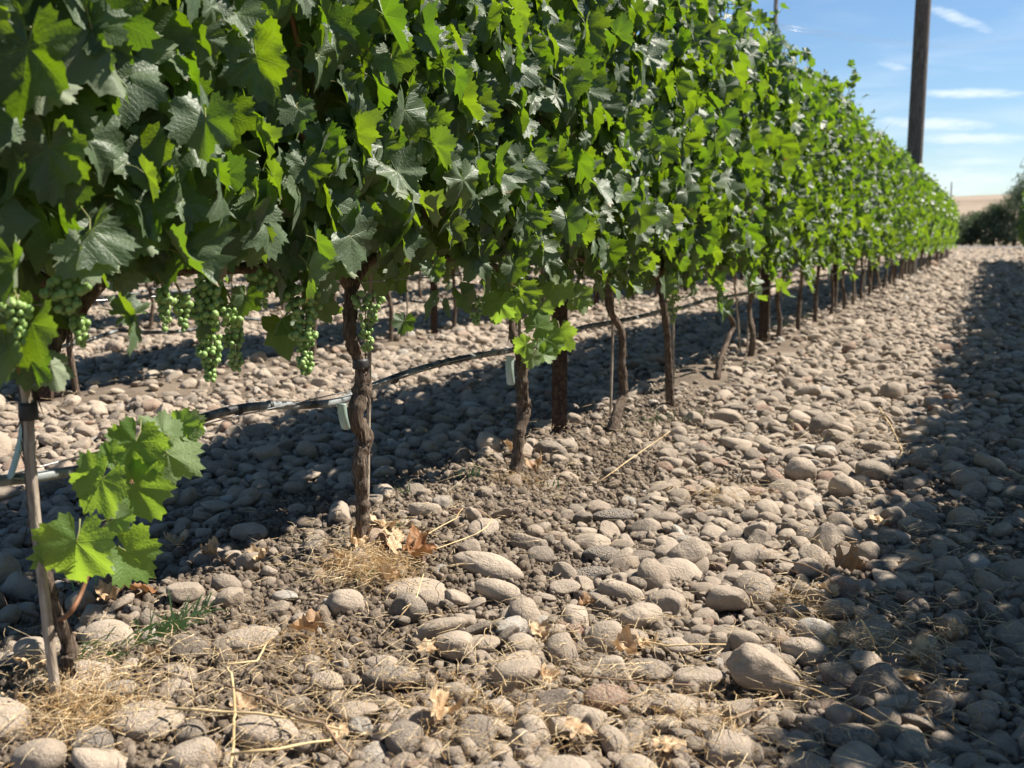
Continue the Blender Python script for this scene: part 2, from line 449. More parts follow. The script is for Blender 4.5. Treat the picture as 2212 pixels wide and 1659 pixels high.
def soil_material():
    m, g, out = mat('gravelly_soil')
    geo = g.n.new('ShaderNodeNewGeometry'); P = geo.outputs['Position']
    n1 = g.noise(P, 3, 6, .6); n2 = g.noise(P, 60, 6, .7); n3 = g.noise(P, 260, 3, .6)
    soil = g.mix(g.step(n1, .35, .65), (.135, .105, .078), (.22, .175, .132))
    soil = g.mix(g.m('MULTIPLY', g.step(n2, .5, .7), .6), soil, (.30, .245, .19))
    # far gravel: cell colours, stones too small to be told apart
    vs_ = g.vor(g.vmap(P, scale=(1, .8, 1)), 15, out='Color'); vd = g.vor(g.vmap(P, scale=(1, .8, 1)), 15, out='Distance')
    sc = g.n.new('ShaderNodeSeparateColor'); g.l.new(vs_, sc.inputs[0])
    grav = g.mix(sc.outputs[0], (.27, .225, .18), (.44, .375, .30))
    grav = g.mix(g.m('MULTIPLY', g.step(vd, .35, .7), .8), grav, (.12, .095, .075))
    straw = g.noise(P, .35, 5, .6)
    grav = g.mix(g.m('MULTIPLY', g.step(straw, .48, .66), .6), grav, (.50, .39, .25))
    sy = g.n.new('ShaderNodeSeparateXYZ'); g.l.new(P, sy.inputs[0])
    far = g.step(sy.outputs[1], 17, 24)
    headland = g.step(sy.outputs[1], 48, 60)
    c = g.mix(far, soil, grav)
    c = g.mix(headland, c, g.mix(g.step(g.noise(P, 2.2, 6, .7), .4, .62), (.20, .16, .12), (.38, .30, .21)))
    h = g.m('ADD', n2, g.m('MULTIPLY', n3, .5))
    h2 = g.m('MULTIPLY', g.m('MULTIPLY', vd, -2.5), far)
    p = principled(g, c, .95, .1, g.bump(g.m('ADD', h, h2), 1.0, .012))
    g.l.new(p.outputs[0], out.inputs[0]); return m
M_SOIL = soil_material()
M_CLOD = simple('soil_clod', (.17, .133, .10), .95, .1, (.26, .21, .16), 2.0, .01)
def hill_material():
    m, g, out = mat('dry_grass_hill')
    P = g.n.new('ShaderNodeNewGeometry').outputs['Position']
    n = g.noise(P, .004, 6, .6); n2 = g.noise(P, .03, 5)
    c = g.mix(g.step(n, .4, .6), (.22, .175, .13), (.30, .24, .18)); c = g.mix(g.m('MULTIPLY', g.step(n2, .5, .7), .4), c, (.36, .29, .23))
    p = principled(g, c, .95, .05); g.l.new(p.outputs[0], out.inputs[0]); return m
M_HILL = hill_material()
def foliage_far_material():
    m, g, out = mat('tree_foliage')
    at = g.n.new('ShaderNodeAttribute'); at.attribute_name = 'rnd'
    c = g.mix(at.outputs['Fac'], (.06, .085, .048), (.14, .17, .10))
    p = principled(g, c, .55, .4); t = g.n.new('ShaderNodeBsdfTranslucent'); g.l.new(g.mix(.5, c, (.12, .2, .03)), t.inputs[0])
    mx = g.n.new('ShaderNodeMixShader'); mx.inputs[0].default_value = .3
    g.l.new(p.outputs[0], mx.inputs[1]); g.l.new(t.outputs[0], mx.inputs[2]); g.l.new(mx.outputs[0], out.inputs[0]); return m
M_TREE = foliage_far_material()

# ------------------------------------------------------------------ the ground, one sheet to the horizon
def axis(pieces):
    out = [pieces[0][0]]
    for a, b, s in pieces:
        n = max(1, int(round((b-a)/s))); out += list(a+(b-a)*np.arange(1, n+1)/n)
    return np.array(out)
def build_ground():
    xs = axis([(-3000, -400, 400), (-400, -60, 40), (-60, -20, 4), (-20, -6, .35), (-6, -3, .06), (-3, 1.2, .03), (1.2, 4, .1), (4, 20, 2), (20, 60, 10), (60, 400, 60), (400, 3000, 400)])
    ys = axis([(-1500, -60, 240), (-60, -5, 5), (-5, 1, .4), (1, 6, .03), (6, 14, .08), (14, 50, .4), (50, 70, 1), (70, 200, 10), (200, 600, 50), (600, 4000, 400)])
    X, Y = np.meshgrid(xs, ys)
    Z = gh(X, Y)
    near = ((Y < 14)*(Y > .5)).astype(float)
    Z = Z+near*((fbm(X*11, Y*11, 3, 71)-.5)*.03+(fbm(X*38, Y*38, 2, 75)-.5)*.012)
    nx, ny = len(xs), len(ys)
    V = np.stack([X.ravel(), Y.ravel(), Z.ravel()], 1)
    i = np.arange(nx-1)[None, :]+np.arange(ny-1)[:, None]*nx
    F = np.stack([i, i+1, i+nx+1, i+nx], -1).reshape(-1, 4)
    o = link('ground', new_mesh('ground', V, F, mats=[M_SOIL])); tag(o, kind='structure')
build_ground()

def build_far():
    # headland track and road beyond the rows
    V = [(-400, 118, .02), (400, 118, .02), (400, 136, .02), (-400, 136, .02)]
    tag(link('road', new_mesh('road', V, [(0, 1, 2, 3)], mats=[M_ROAD])), kind='structure')
    xs = np.linspace(-2500, 2500, 90); ys = np.linspace(900, 2300, 18)
    X, Y = np.meshgrid(xs, ys)
    prof = np.sin(np.clip((Y-900)/1000, 0, 1)*math.pi/2)
    ridge = 62+10*np.sin(X/330.+.2)+18*fbm(X/400, Y/400, 4, 9)
    Z = -3+ridge*prof
    nx, ny = len(xs), len(ys)
    i = np.arange(nx-1)[None, :]+np.arange(ny-1)[:, None]*nx
    F = np.stack([i, i+1, i+nx+1, i+nx], -1).reshape(-1, 4)
    tag(link('hills', new_mesh('hills', np.stack([X.ravel(), Y.ravel(), Z.ravel()], 1), F, mats=[M_HILL])), kind='structure')
build_far()

# ------------------------------------------------------------------ vine leaves
def leaf_outline(n, rg, serr=.055):
    """outline of a five lobed vine leaf; +Y is the tip, the stalk joins at the origin"""
    th = np.linspace(-math.pi+.22, math.pi-.22, n)
    r = np.zeros(n)
    lob = [(0, .98, .60), (.93, .88, .62), (-.93, .88, .62), (1.85, .78, .64), (-1.85, .78, .64), (2.6, .66, .5), (-2.6, .66, .5)]
    lob = [(a+rg.normal(0, .04), h*(1+rg.normal(0, .05)), w) for a, h, w in lob]
    for a, h, w in lob: r = np.maximum(r, h*np.exp(-((th-a)/w)**2*.55))
    r = np.maximum(r, .50*np.clip(1-(np.abs(th)/3.3)**8, .3, 1))
    teeth = np.where(np.arange(n) % 2 == 0, 1+serr*rg.uniform(.5, 1.5, n), 1-serr*rg.uniform(.3, 1.3, n))
    return th, r*teeth*(1+rg.normal(0, .012, n))
def leaf_vf(n=46, rings=3, seed=0, serr=.055, curl=1., stalk=True, sides=4, crumple=0.):
    rg = np.random.default_rng(seed)
    th, r = leaf_outline(n, rg, serr)
    fr = {1: [1], 2: [.55, 1], 3: [.35, .7, 1], 4: [.25, .5, .78, 1]}[rings]
    P2 = [np.zeros((1, 2))]
    for f in fr:
        rf = r*f if f == 1 else (r*.55+r.mean()*.45*(1-.0*f))*f
        rf = np.minimum(rf, r*.96) if f < 1 else rf
        P2.append(np.stack([np.sin(th)*rf, np.cos(th)*rf], 1))
    P2 = np.concatenate(P2); x, y = P2[:, 0], P2[:, 1]
    rr = np.hypot(x, y); a = np.arctan2(x, y)
    fold = rg.uniform(.0, .55)*curl; droop = rg.uniform(.1, .6)*curl; cup = rg.uniform(-.35, .55)*curl
    z = fold*np.abs(x)-droop*np.maximum(y, 0)**2*.7-cup*rr**2*.4
    z += .07*curl*np.sin(a*rg.integers(4, 7)+rg.uniform(0, 6))*rr**1.5
    z += -.05*np.cos(a/.93*2*math.pi)*rr*.6                       # pleats along the lobes
    z += rg.uniform(-.22, .22)*curl*x*y
    if crumple:
        z += crumple*(np.sin(x*7+rg.uniform(0, 6))*np.cos(y*6+rg.uniform(0, 6))*.22+np.sin((x+y)*11)*.09)+crumple*rr**2*.6
        x = x*(1-.35*crumple*rr); y = y*(1-.2*crumple*rr)
    V = np.stack([x, y, z], 1)
    F = []
    for k in range(n-1): F.append((0, 1+k+1, 1+k))
    for q in range(len(fr)-1):
        b0, b1 = 1+q*n, 1+(q+1)*n
        for k in range(n-1): F.append((b0+k, b0+k+1, b1+k+1)); F.append((b0+k, b1+k+1, b1+k))
    fm = [0]*len(F); uv = P2.copy()
    if stalk:
        L = rg.uniform(.45, .8)
        pts = [Vector((0, .02, 0)), Vector((0, -.10*L, -.03)), Vector((rg.uniform(-.05, .05), -.42*L, -.22*L)), Vector((rg.uniform(-.12, .12), -.75*L, -.62*L))]
        tv, tf = tube_vf(pts, [.016, .016, .014, .018], sides, caps=False, off=len(V))
        V = np.concatenate([V, np.array([tuple(v) for v in tv])]); uv = np.concatenate([uv, np.full((len(tv), 2), 9.)])
        F += tf; fm += [1]*len(tf)
    return V, F, fm, uv
# counter-clockwise seen from +Z (upper side)
def fixwind(F): return [f[::-1] for f in F]
NEARLEAF = []
for s in range(20):
    V, F, fm, uv = leaf_vf(50, 4, 100+s, serr=.07, curl=(1.0, 1.5, 2.0, 1.3)[s % 4], crumple=(.04, .14, .28, .08)[s % 4])
    F = F if s < 0 else F
    NEARLEAF.append(new_mesh('leaf', V, [tuple(f) for f in F], mats=[M_LEAF, M_SHOOT], fm=fm, uv=uv))
YOUNGLEAF = []
for s in range(5):
    V, F, fm, uv = leaf_vf(50, 4, 300+s, curl=1.0, serr=.08, crumple=.10)
    YOUNGLEAF.append(new_mesh('young_leaf', V, F, mats=[M_YOUNG, M_SHOOT], fm=fm, uv=uv))
DEADLEAF = []
for s in range(7):
    V, F, fm, uv = leaf_vf(34, 4, 400+s, curl=1.1, crumple=.55+.3*(s % 3))
    DEADLEAF.append(new_mesh('dry_leaf', V, F, mats=[M_DEAD, M_TWIG], fm=fm, uv=uv))
MIDLEAF = [leaf_vf(22, 2, 500+s, serr=.06, sides=3, curl=1.4) for s in range(8)]
FARLEAF = [leaf_vf(12, 1, 600+s, serr=.06, stalk=False) for s in range(6)]

def tri_arrays(L):
    V, F, fm, uv = L
    T, M = [], []
    for f, m in zip(F, fm):
        T.append(f[:3]); M.append(m)
        if len(f) == 4: T.append((f[0], f[2], f[3])); M.append(m)
    return np.asarray(V), np.array(T), np.array(M), np.asarray(uv)
MIDLEAF = [tri_arrays(l) for l in MIDLEAF]; FARLEAF = [tri_arrays(l) for l in FARLEAF]
def scatter_mesh(name, proto, mats, rng):
    """many leaves joined into one mesh (the part of kind stuff)"""
    Vs, Ts, Ms, Us, Rs = [], [], [], [], []; off = 0
    for M in mats:
        V, T, mm, uv = proto[rng.integers(len(proto))]
        A = np.array(M)
        Vs.append(V@A[:3, :3].T+A[:3, 3]); Ts.append(T+off); Ms.append(mm); Us.append(uv); off += len(V)
        Rs.append(np.full(len(V), rng.random()))
    return new_mesh(name, np.concatenate(Vs), np.concatenate(Ts), mats=[M_LEAF, M_SHOOT], fm=np.concatenate(Ms), uv=np.concatenate(Us), attrs={'rnd': np.concatenate(Rs)})

def frame(pos, tip, nrm, size):
    y = Vector(tip).normalized(); z = Vector(nrm); z = (z-y*z.dot(y))
    if z.length < 1e-3: z = y.orthogonal()
    z.normalize(); x = y.cross(z)
    M = Matrix((x, y, z)).transposed().to_4x4()
    M = Matrix.Translation(Vector(pos))@M@Matrix.Diagonal((size, size, size, 1))
    return M
def canopy_leaves(n, rng, y0=-.62, y1=.62, size=(.055, .112), holes=None, zlow=0., hf=0.):
    """leaf frames (vine space) through the volume of a trellised hedge; outermost first in the returned order"""
    out = []
    while len(out) < n:
        y = rng.uniform(y0, y1); z = rng.uniform(.66, 2.42)
        lo = .82+.13*math.sin(y*9+n)+.10*math.sin(y*23+2*n)
        if z < lo and rng.random() > .22: continue
        if z < zlow and rng.random() > .22: continue
        top = 2.24+hf+.14*math.sin(y*7+n*3)+.10*math.sin(y*19)
        if z > top and rng.random() > .15: continue
        w = .27*(1-.45*max(0, (z-1.9)/.55))*(1-.25*max(0, (1.0-z)/.35))
        side = 1 if rng.random() < .56 else -1
        x = side*w*(rng.random()**.55)+rng.normal(0, .035)
        if holes and any((y-hy)**2/ha**2+(z-hz)**2/hb**2 < 1 and rng.random() < .93 for hy, hz, ha, hb in holes): continue
        s = rng.uniform(*size)*(1 if z < 2.1 else .78)*(1 if z > .85 else .85)
        if rng.random() < .18: s *= .6
        sg = 1 if x > 0 else -1
        tip = Vector((sg*rng.uniform(-.1, .75), rng.normal(0, .5), -1+rng.normal(0, .35)))
        if z > 2.2: tip = Vector((sg*rng.uniform(0, 1), rng.normal(0, .8), rng.uniform(-.8, .5)))
        nrm = Vector((sg*rng.uniform(.3, 1.2), rng.normal(-.1, .75), rng.uniform(.0, 1.1)))
        out.append((frame((x, y, z), tip, nrm, s), x*1.0+rng.normal(0, .04)+(.12 if z < .9 else 0)+(.05 if z > 2.2 else 0)))
    out.sort(key=lambda q: -q[1])
    return [q[0] for q in out]

# ------------------------------------------------------------------ grapes
def uv_sphere(r=1, n=10, m=7):
    bm = bmesh.new(); bmesh.ops.create_uvsphere(bm, u_segments=n, v_segments=m, radius=r)
    me = bpy.data.meshes.new('grape'); bm.to_mesh(me); bm.free()
    for p in me.polygons: p.use_smooth = True
    me.materials.append(M_GRAPE); return me
GRAPE = uv_sphere()
def grape_bunch(vine, world_top, length, width, n, seed, gr=.0086):
    width *= 1.15; length *= 1.08; world_top = Vector(world_top)+Vector((.035, 0, 0))
    rg = np.random.default_rng(seed)
    inv = vine.location
    top = Vector(world_top)-inv
    pts = [top+Vector((-.03, 0, .05)), top, top+Vector((rg.normal(0, .005), rg.normal(0, .005), -length*.5)), top+Vector((rg.normal(0, .008), rg.normal(0, .008), -length*.97))]
    pts = smooth_path(pts, 3)
    V, F = tube_vf(pts, lerp_list([.0028, .0024, .0014, .001], len(pts)), 5)
    placed = []
    tries = 0
    n = int(n*1.5)
    while len(placed) < n and tries < n*30:
        tries += 1
        t = rg.random()**.85
        w = width*.5*(1-.72*t)*(1 if t > .06 else .6)*(1+.25*math.sin(t*17+seed))
        a = rg.uniform(0, 2*math.pi); q = w*rg.uniform(.35, 1)
        p = top+Vector((math.cos(a)*q*.85, math.sin(a)*q, -t*length+rg.normal(0, .004)))
        r = gr*rg.uniform(.72, 1.12)*(1-.25*t)
        if any((p-b).length < (r+rb)*.74 for b, rb in placed): continue
        placed.append((p, r))
        v, f = tube_vf([top+Vector((0, 0, -t*length+.012)), p+Vector((0, 0, r*.7))], .0008, 3, caps=False, off=len(V))
        V += v; F += f
    me = new_mesh('grape_bunch', [tuple(v) for v in V], F, mats=[M_SHOOT])
    b = link('grape_bunch', me, vine)
    for p, r in placed:
        link('grape', GRAPE, b, mw=Matrix.Translation(p)@Matrix.Diagonal((r, r, r*rg.uniform(1., 1.15), 1)))
    return b

# ------------------------------------------------------------------ vines
def wob(y, k): return .02*math.sin(y*3.1+k)+.012*math.sin(y*7.7+2*k)
def trunk_mesh(pts, rad, seed, n=14, ridged=.2, strips=True):
    P = smooth_path(pts, 12); rr = [q*(.78 if seed < 3 else .88) for q in lerp_list(rad, len(P))]
    rg = np.random.default_rng(seed)
    rr = [r*(1+rg.normal(0, .05)+.07*math.sin(k*.9+seed)) for k, r in enumerate(rr)]
    V, F = tube_vf(P, rr, n, ridged=ridged, seed=seed)
    V = [tuple(v) for v in V]
    if strips:                       # peeling bark shreds
        for k in range(70):
            i = rg.integers(2, len(P)-3); a = rg.uniform(0, 2*math.pi); r = rr[i]
            d = Vector((math.cos(a), math.sin(a), 0)); c = P[i]+d*r*.95
            L = rg.uniform(.02, .06); s = Vector((-d.y, d.x, 0))*rg.uniform(.0015, .004)
            o = len(V); e = c+Vector((0, 0, L*rg.choice([-1, 1])))+d*rg.uniform(.002, .014)
            V += [tuple(c-s), tuple(c+s), tuple(e+s*.3), tuple(e-s*.3), tuple(c-d*.004)]
            F += [(o, o+1, o+2, o+3), (o, o+3, o+4), (o+1, o+4, o+2)]
    return V, F

NEAR_PATHS = {   # points read off the photograph: (x, y) in the 2212 pixel wide picture
    0: ([(143, 1490), (138, 1440), (150, 1400), (118, 1310), (92, 1210), (72, 1100), (62, 960), (64, 870), (105, 790), (150, 705), (182, 640)], [.026, .022, .019, .0135, .012, .012, .013, .015, .016, .017, .018]),
    1: ([(782, 1190), (783, 1130), (782, 1080), (776, 1000), (788, 950), (770, 900), (784, 835), (780, 785), (766, 730), (772, 660), (778, 600)], [.031, .027, .026, .026, .029, .027, .031, .021, .024, .025, .022]),
    2: ([(1112, 1040), (1117, 990), (1121, 940), (1131, 890), (1128, 830), (1127, 765), (1112, 720), (1124, 660), (1130, 610)], [.032, .027, .027, .030, .031, .028, .017, .016, .016]),
    3: ([(1322, 935), (1335, 885), (1347, 850), (1343, 790), (1343, 720), (1326, 670), (1330, 600)], [.034, .028, .022, .022, .019, .019, .018]),
    4: ([(1448, 880), (1446, 835), (1444, 780), (1440, 710), (1437, 650), (1440, 590)], [.030, .024, .021, .021, .020, .020]),
    5: ([(1548, 820), (1556, 780), (1574, 730), (1584, 700), (1566, 655), (1565, 590)], [.028, .022, .018, .018, .016, .016]),
}
VSP = 1.09
V_Y = [1.36, 2.47, 3.55, 4.66, 5.62, 6.74] + [6.74+VSP*k for k in range(1, 39)]
N1 = len(V_Y)
POST_Y = [4.21, 8.75, 13.15, 17.55, 21.95, 26.35, 30.75, 35.15, 39.55, 43.95, 48.35]

def where_front(i):
    y = V_Y[i]
    if i < 3: return ['young grapevine leaning on a pale stake at the left edge, green sucker at its foot', 'grapevine with thick knobbly trunk, black band and long hanging grape bunches', 'grapevine just before the first rusty post, leafy side shoot hanging from it'][i]
    b = [k for k, p in enumerate(POST_Y) if p < y]; k = b[-1] if b else -1
    inb = [j for j in range(N1) if POST_Y[k] < V_Y[j] < (POST_Y[k+1] if k+1 < len(POST_Y) else 99)]
    return f"grapevine in the front row, {ORD[inb.index(i)]} one beyond the {ORD[k]} rusty post"

PLX = {}
def ground_hit(px, py):
    z = 0.
    for _ in range(5): P = on_ground(px, py, z); z = ghf(P.x, P.y)
    P.z = z; return P
HOLES = {0: [(.47, 1.62, .10, .16), (.5, 1.40, .07, .06)], 1: [(-.53, 1.62, .12, .15), (-.45, 1.38, .08, .06), (.1, 1.75, .05, .06)]}
N_LEAFPART = {i: 295 for i in range(11)}
N_LEAFPART.update({i: 130 for i in range(11, 18)})
far_cache = {}
def far_assets(k, dense):
    """shared meshes of distant vines: trunk with short arms, and one leafy mass"""
    key = (k, dense)
    if key not in far_cache:
        rg = np.random.default_rng(900+k+50*dense)
        a = rg.uniform(-.04, .04, 4)
        V, F = trunk_mesh([(0, 0, -.06), (a[0], a[1], .25), (a[2], a[3], .5), (0, 0, .8)], [.03, .023, .022, .02], k, n=8, strips=False)
        for s in (-1, 1):
            v, f = tube_vf([(0, 0, .78), (0, s*.15, .83), (0, s*.55, .82)], [.02, .017, .014], 6, ridged=.12, off=len(V))
            V += [tuple(q) for q in v]; F += f
        tm = new_mesh('trunk', V, F, mats=[M_BARK])
        fr = canopy_leaves(1000 if dense else 620, rg, size=(.062, .115), hf=[0, .08, -.06, .12, -.03, .05][k % 6])
        tops(fr, rg)
        for _ in range(2): hang(fr, 0, 0, rg, 6, rg.uniform(-.5, .5), rg.uniform(.42, .66), dx=rg.uniform(-.1, .12), size=(.06, .10))
        fo = scatter_mesh('foliage', FARLEAF, fr, rg)
        far_cache[key] = (tm, fo)
    return far_cache[key]

def hang(lst, X0, base, rng, n, y, z0, dx=.05, size=(.06, .11)):
    """a drooping side shoot with leaves, below the hedge"""
    pts = [Vector((dx, y, .85))]
    for k in range(5): pts.append(pts[-1]+Vector((rng.uniform(0, .05), rng.normal(0, .03), -(.85-z0)/5)))
    for k in range(n):
        t = (k+.5)/n; i = min(int(t*5), 4); p = pts[i].lerp(pts[i+1], t*5-i)
        sg = rng.choice([-1, 1])
        tip = Vector((rng.uniform(0, .8), sg*rng.uniform(.2, 1), rng.uniform(-1, -.1)))
        lst.append(frame(p+tip.normalized()*.05, tip, Vector((rng.uniform(.3, 1), rng.normal(0, .5), rng.uniform(0, 1))), rng.uniform(*size)))
    return pts

def tops(lst, rng, vine=None):
    """young shoots standing above the hedge"""
    for _ in range(4):
        y = rng.uniform(-.55, .55); x = rng.normal(0, .12); h = rng.uniform(.12, .34)
        p = Vector((x, y, 2.15)); q = p+Vector((rng.normal(0, .06), rng.normal(0, .08), .1+h))
        if vine is not None: link('cane', tube('cane', [p, p.lerp(q, .5)+Vector((.01, 0, 0)), q], [.003, .0025, .0012], M_SHOOT, 5), vine)
        for k in range(6):
            t = (k+1)/6; c = p.lerp(q, t); tip = Vector((rng.normal(0, 1), rng.normal(0, 1), rng.uniform(-.5, .5)))
            lst.append(frame(c+tip.normalized()*.03, tip, Vector((rng.normal(0, .5), rng.normal(0, .5), 1)), rng.uniform(.05, .10)*(1.15-.6*t)))

def front_vine(i):
    y = V_Y[i]; X = ROWS[0]; z = ghf(X, y)
    rng = np.random.default_rng(40+i)
    vine = empty('grapevine', (X, y, z), where_front(i), 'grapevine', 'grapevines of the front row')
    if i >= 18:
        tm, fo = far_assets(i % 6, True)
        link('trunk', tm, vine); f = link('foliage', fo, vine); f['kind'] = 'stuff'
        return vine
    if i in NEAR_PATHS:
        pp, rad = NEAR_PATHS[i]
        PLX[i] = ground_hit(*pp[0]).x
        pts = [on_plane(px, py, PLX[i])-vine.location for px, py in pp]
        pts = [p+Vector((ROWS[0]+.0-PLX[i], 0, 0))*max(0, (k-len(pts)*.6)/(len(pts)*.4))*.6 for k, p in enumerate(pts)]
    else:
        a = rng.uniform(-.05, .05, 6)
        pts = [Vector(q) for q in ((0, 0, -.06), (a[0]*.6, a[1], .15), (a[2], a[3], .38), (a[4], a[5], .6), (0, 0, .8))]; rad = [.03, .025, .021, .022, .018]
    V, F = trunk_mesh(pts, rad, i, n=16 if i < 4 else 10, strips=i < 6)
    trunk = link('trunk', new_mesh('trunk', V, F, mats=[M_BARK]), vine)
    # horizontal arms
    tp = pts[-1]
    for s in (-1, 1):
        L = .54
        cp = [tp+Vector((0, 0, -.03)), tp+Vector((rng.normal(0, .01), s*.10, .045)), Vector((rng.normal(0, .012), tp.y+s*.3, .82+rng.normal(0, .01))), Vector((rng.normal(0, .012), tp.y+s*L, .82))]
        cp = smooth_path(cp, 6)
        rr = [r*(1+rng.normal(0, .12)) for r in lerp_list([.017, .015, .013, .010], len(cp))]
        link('cordon', tube('cordon', cp, rr, M_CORD, 10, ridged=.12, seed=i*3+s+5), vine)
    # canes from the arms up through the hedge
    nc = 8 if i < 6 else 5
    for k in range(nc):
        cy0 = -.5+1.0*(k+.5)/nc+rng.normal(0, .03); x0 = rng.normal(0, .02)
        lean = rng.normal(0, .10), rng.normal(0, .18)
        cp = smooth_path([(x0, cy0, .83), (x0+rng.normal(0, .04), cy0+lean[1]*.2, 1.15), (x0+lean[0]*.5, cy0+lean[1]*.6, 1.6), (x0+lean[0], cy0+lean[1], 2.1), (x0+lean[0]*1.5, cy0+lean[1]*1.3, 2.35)], 4)
        link('cane', tube('cane', cp, lerp_list([.006, .0055, .0045, .003, .0015], len(cp)), M_CANE if k % 2 else M_SHOOT, 6), vine)
    fr = canopy_leaves(1450 if i < 3 else 1200 if i < 11 else 950, rng, size=(.048, .102) if i < 3 else (.055, .112), holes=HOLES.get(i), zlow={0: .84, 1: .86, 2: .80}.get(i, 0), hf=rng.normal(0, .07))
    extra = []
    tops(extra, rng, vine)
    if i > 3:
        for q in range(rng.integers(1, 4)):
            sp = hang(extra, X, z, rng, rng.integers(4, 9), rng.uniform(-.5, .5), rng.uniform(.40, .68), dx=rng.uniform(0, .15), size=(.06, .10))
            link('side_shoot', tube('side_shoot', sp, .0022, M_SHOOT, 4), vine)
    n = N_LEAFPART.get(i, 0)
    parts = extra+fr[:max(0, n-len(extra))]; rest = fr[max(0, n-len(extra)):]
    for k, M in enumerate(parts): link('leaf', NEARLEAF[rng.integers(len(NEARLEAF))], vine, mw=M)
    if rest:
        f = link('foliage', scatter_mesh('foliage', MIDLEAF, rest, rng), vine); f['kind'] = 'stuff'
    return vine
VINES = [front_vine(i) for i in range(N1)]

# leaves and shoots that the photograph shows singly: picture point of the stalk joint, tip direction in the picture, length in picture pixels, plane
VIEW_R, VIEW_U, VIEW_F = Vector(RT), Vector(UP), Vector(FW)
def placed_leaf(vine, px, py, ang, lenpx, X, face=(0, 0), meshes=NEARLEAF, k=0, back=False):
    """ang in degrees: 0 = tip up in the picture, 90 = right, 180 = down; face tilts the blade away from the view"""
    if meshes is NEARLEAF: lenpx *= .74; face = (face[0]+.35*math.sin(px), face[1])
    P = on_plane(px, py, X); dist = (P-Vector((0, 0, EYE))).dot(VIEW_F)
    a = R(ang); tip = VIEW_R*math.sin(a)+VIEW_U*math.cos(a)+VIEW_F*face[1]
    nrm = -VIEW_F+VIEW_R*face[0]+VIEW_U*.25
    if back: nrm = -nrm
    return link('leaf', meshes[k % len(meshes)], vine, mw=frame(P-vine.location, tip, nrm, lenpx*dist/PF))
v0, v1, v2 = VINES[0], VINES[1], VINES[2]
# sucker at the foot of the first vine
sk = [on_plane(x, y, -1.52)-v0.location for x, y in ((128, 1345), (150, 1325), (178, 1275), (205, 1190), (240, 1110), (285, 1040), (330, 985), (385, 925), (412, 900))]
sk[0] = on_plane(122, 1340, -1.64)-v0.location
sk = smooth_path(sk, 4)
link('sucker_shoot', tube('sucker_shoot', sk, lerp_list([.006, .0045, .0035, .003, .002], len(sk)), M_CANE, 6), v0)
for (px, py, ang, ln, k, fx, fy, bk) in ((165, 1171, 190, 118, 0, .2, .1, False), (273, 1192, 140, 92, 1, .3, .2, False), (220, 1036, 215, 92, 2, 0, .1, False),
        (293, 956, 195, 88, 3, .4, 0, False), (293, 1053, 150, 92, 4, .2, .2, False), (353, 936, 300, 62, 0, .3, 0, True), (362, 980, 125, 92, 1, .3, .2, True),
        (250, 1120, 80, 44, 4, .3, .1, True), (240, 985, 320, 46, 1, .1, .2, False), (330, 1040, 95, 50, 2, .4, .1, True), (392, 918, 20, 42, 2, .2, 0, True), (410, 915, 70, 40, 3, .3, 0, True), (402, 930, 160, 42, 4, -.3, 0, True)):
    placed_leaf(v0, px, py, ang, ln, -1.50, (fx, fy), YOUNGLEAF, k, bk)
# big near leaves at the left edge, above the first vine's stake
for (px, py, ang, ln, k, fx, fy, bk, X) in ((67, 700, 205, 150, 0, .3, .1, False, -1.42), (185, 545, 170, 120, 1, .5, 0, True, -1.38), (30, 560, 185, 130, 2, .2, .2, False, -1.36),
        (66, 775, 185, 110, 3, 0, .2, False, -1.5), (110, 790, 160, 80, 4, .6, 0, True, -1.48), (10, 760, 200, 120, 5, .2, 0, False, -1.45),
        (197, 60, 150, 235, 6, 1.7, 0, True, -1.36), (200, 58, 60, 120, 7, .4, 0, False, -1.36), (190, 55, 250, 110, 8, .2, .3, False, -1.37),
        (60, 100, 190, 220, 9, .2, .1, False, -1.36), (107, 320, 185, 170, 10, .2, .2, False, -1.40), (310, 100, 130, 110, 11, .5, 0, True, -1.42), (95, 180, 130, 120, 3, .3, 0, True, -1.38),
        (345, 380, 200, 95, 2, .2, .1, False, -1.42), (330, 362, 100, 80, 12, .3, 0, True, -1.42), (300, 500, 150, 95, 13, .6, 0, True, -1.42), (485, 245, 170, 100, 5, .2, .1, False, -1.43),
        (535, 505, 170, 60, 6, .2, .1, False, -1.45), (515, 372, 180, 75, 8, .3, .1, False, -1.45), (625, 385, 185, 75, 1, .2, .1, False, -1.45), (450, 270, 160, 95, 3, .7, 0, True, -1.42),
        (625, 550, 180, 75, 9, .2, .1, False, -1.48), (540, 520, 120, 70, 2, .4, 0, True, -1.47), (690, 600, 170, 75, 4, .5, 0, True, -1.46), (530, 640, 190, 60, 5, .2, 0, False, -1.5),
        (470, 640, 175, 60, 10, .2, 0, False, -1.5), (690, 655, 160, 70, 11, .1, .1, False, -1.56), (610, 600, 190, 66, 3, .2, .1, False, -1.54), (560, 610, 170, 50, 7, .5, 0, True, -1.54), (345, 560, 185, 70, 6, .2, 0, False, -1.5), (262, 600, 180, 60, 2, .4, 0, True, -1.48), (735, 560, 150, 75, 13, .6, 0, True, -1.48), (1090, 165, 175, 115, 7, .7, 0, True, -1.42), (905, 135, 160, 90, 8, .6, 0, True, -1.42), (855, 380, 185, 120, 11, .8, 0, True, -1.43),
        (735, 30, 200, 130, 12, .2, .2, False, -1.42), (845, 120, 165, 80, 13, .2, .1, False, -1.42), (1080, 330, 180, 60, 1, .2, .1, False, -1.45)):
    placed_leaf(v0 if px < 430 else (v1 if px < 950 else v2), px, py, ang, ln, X, (fx, fy), NEARLEAF, k, bk)
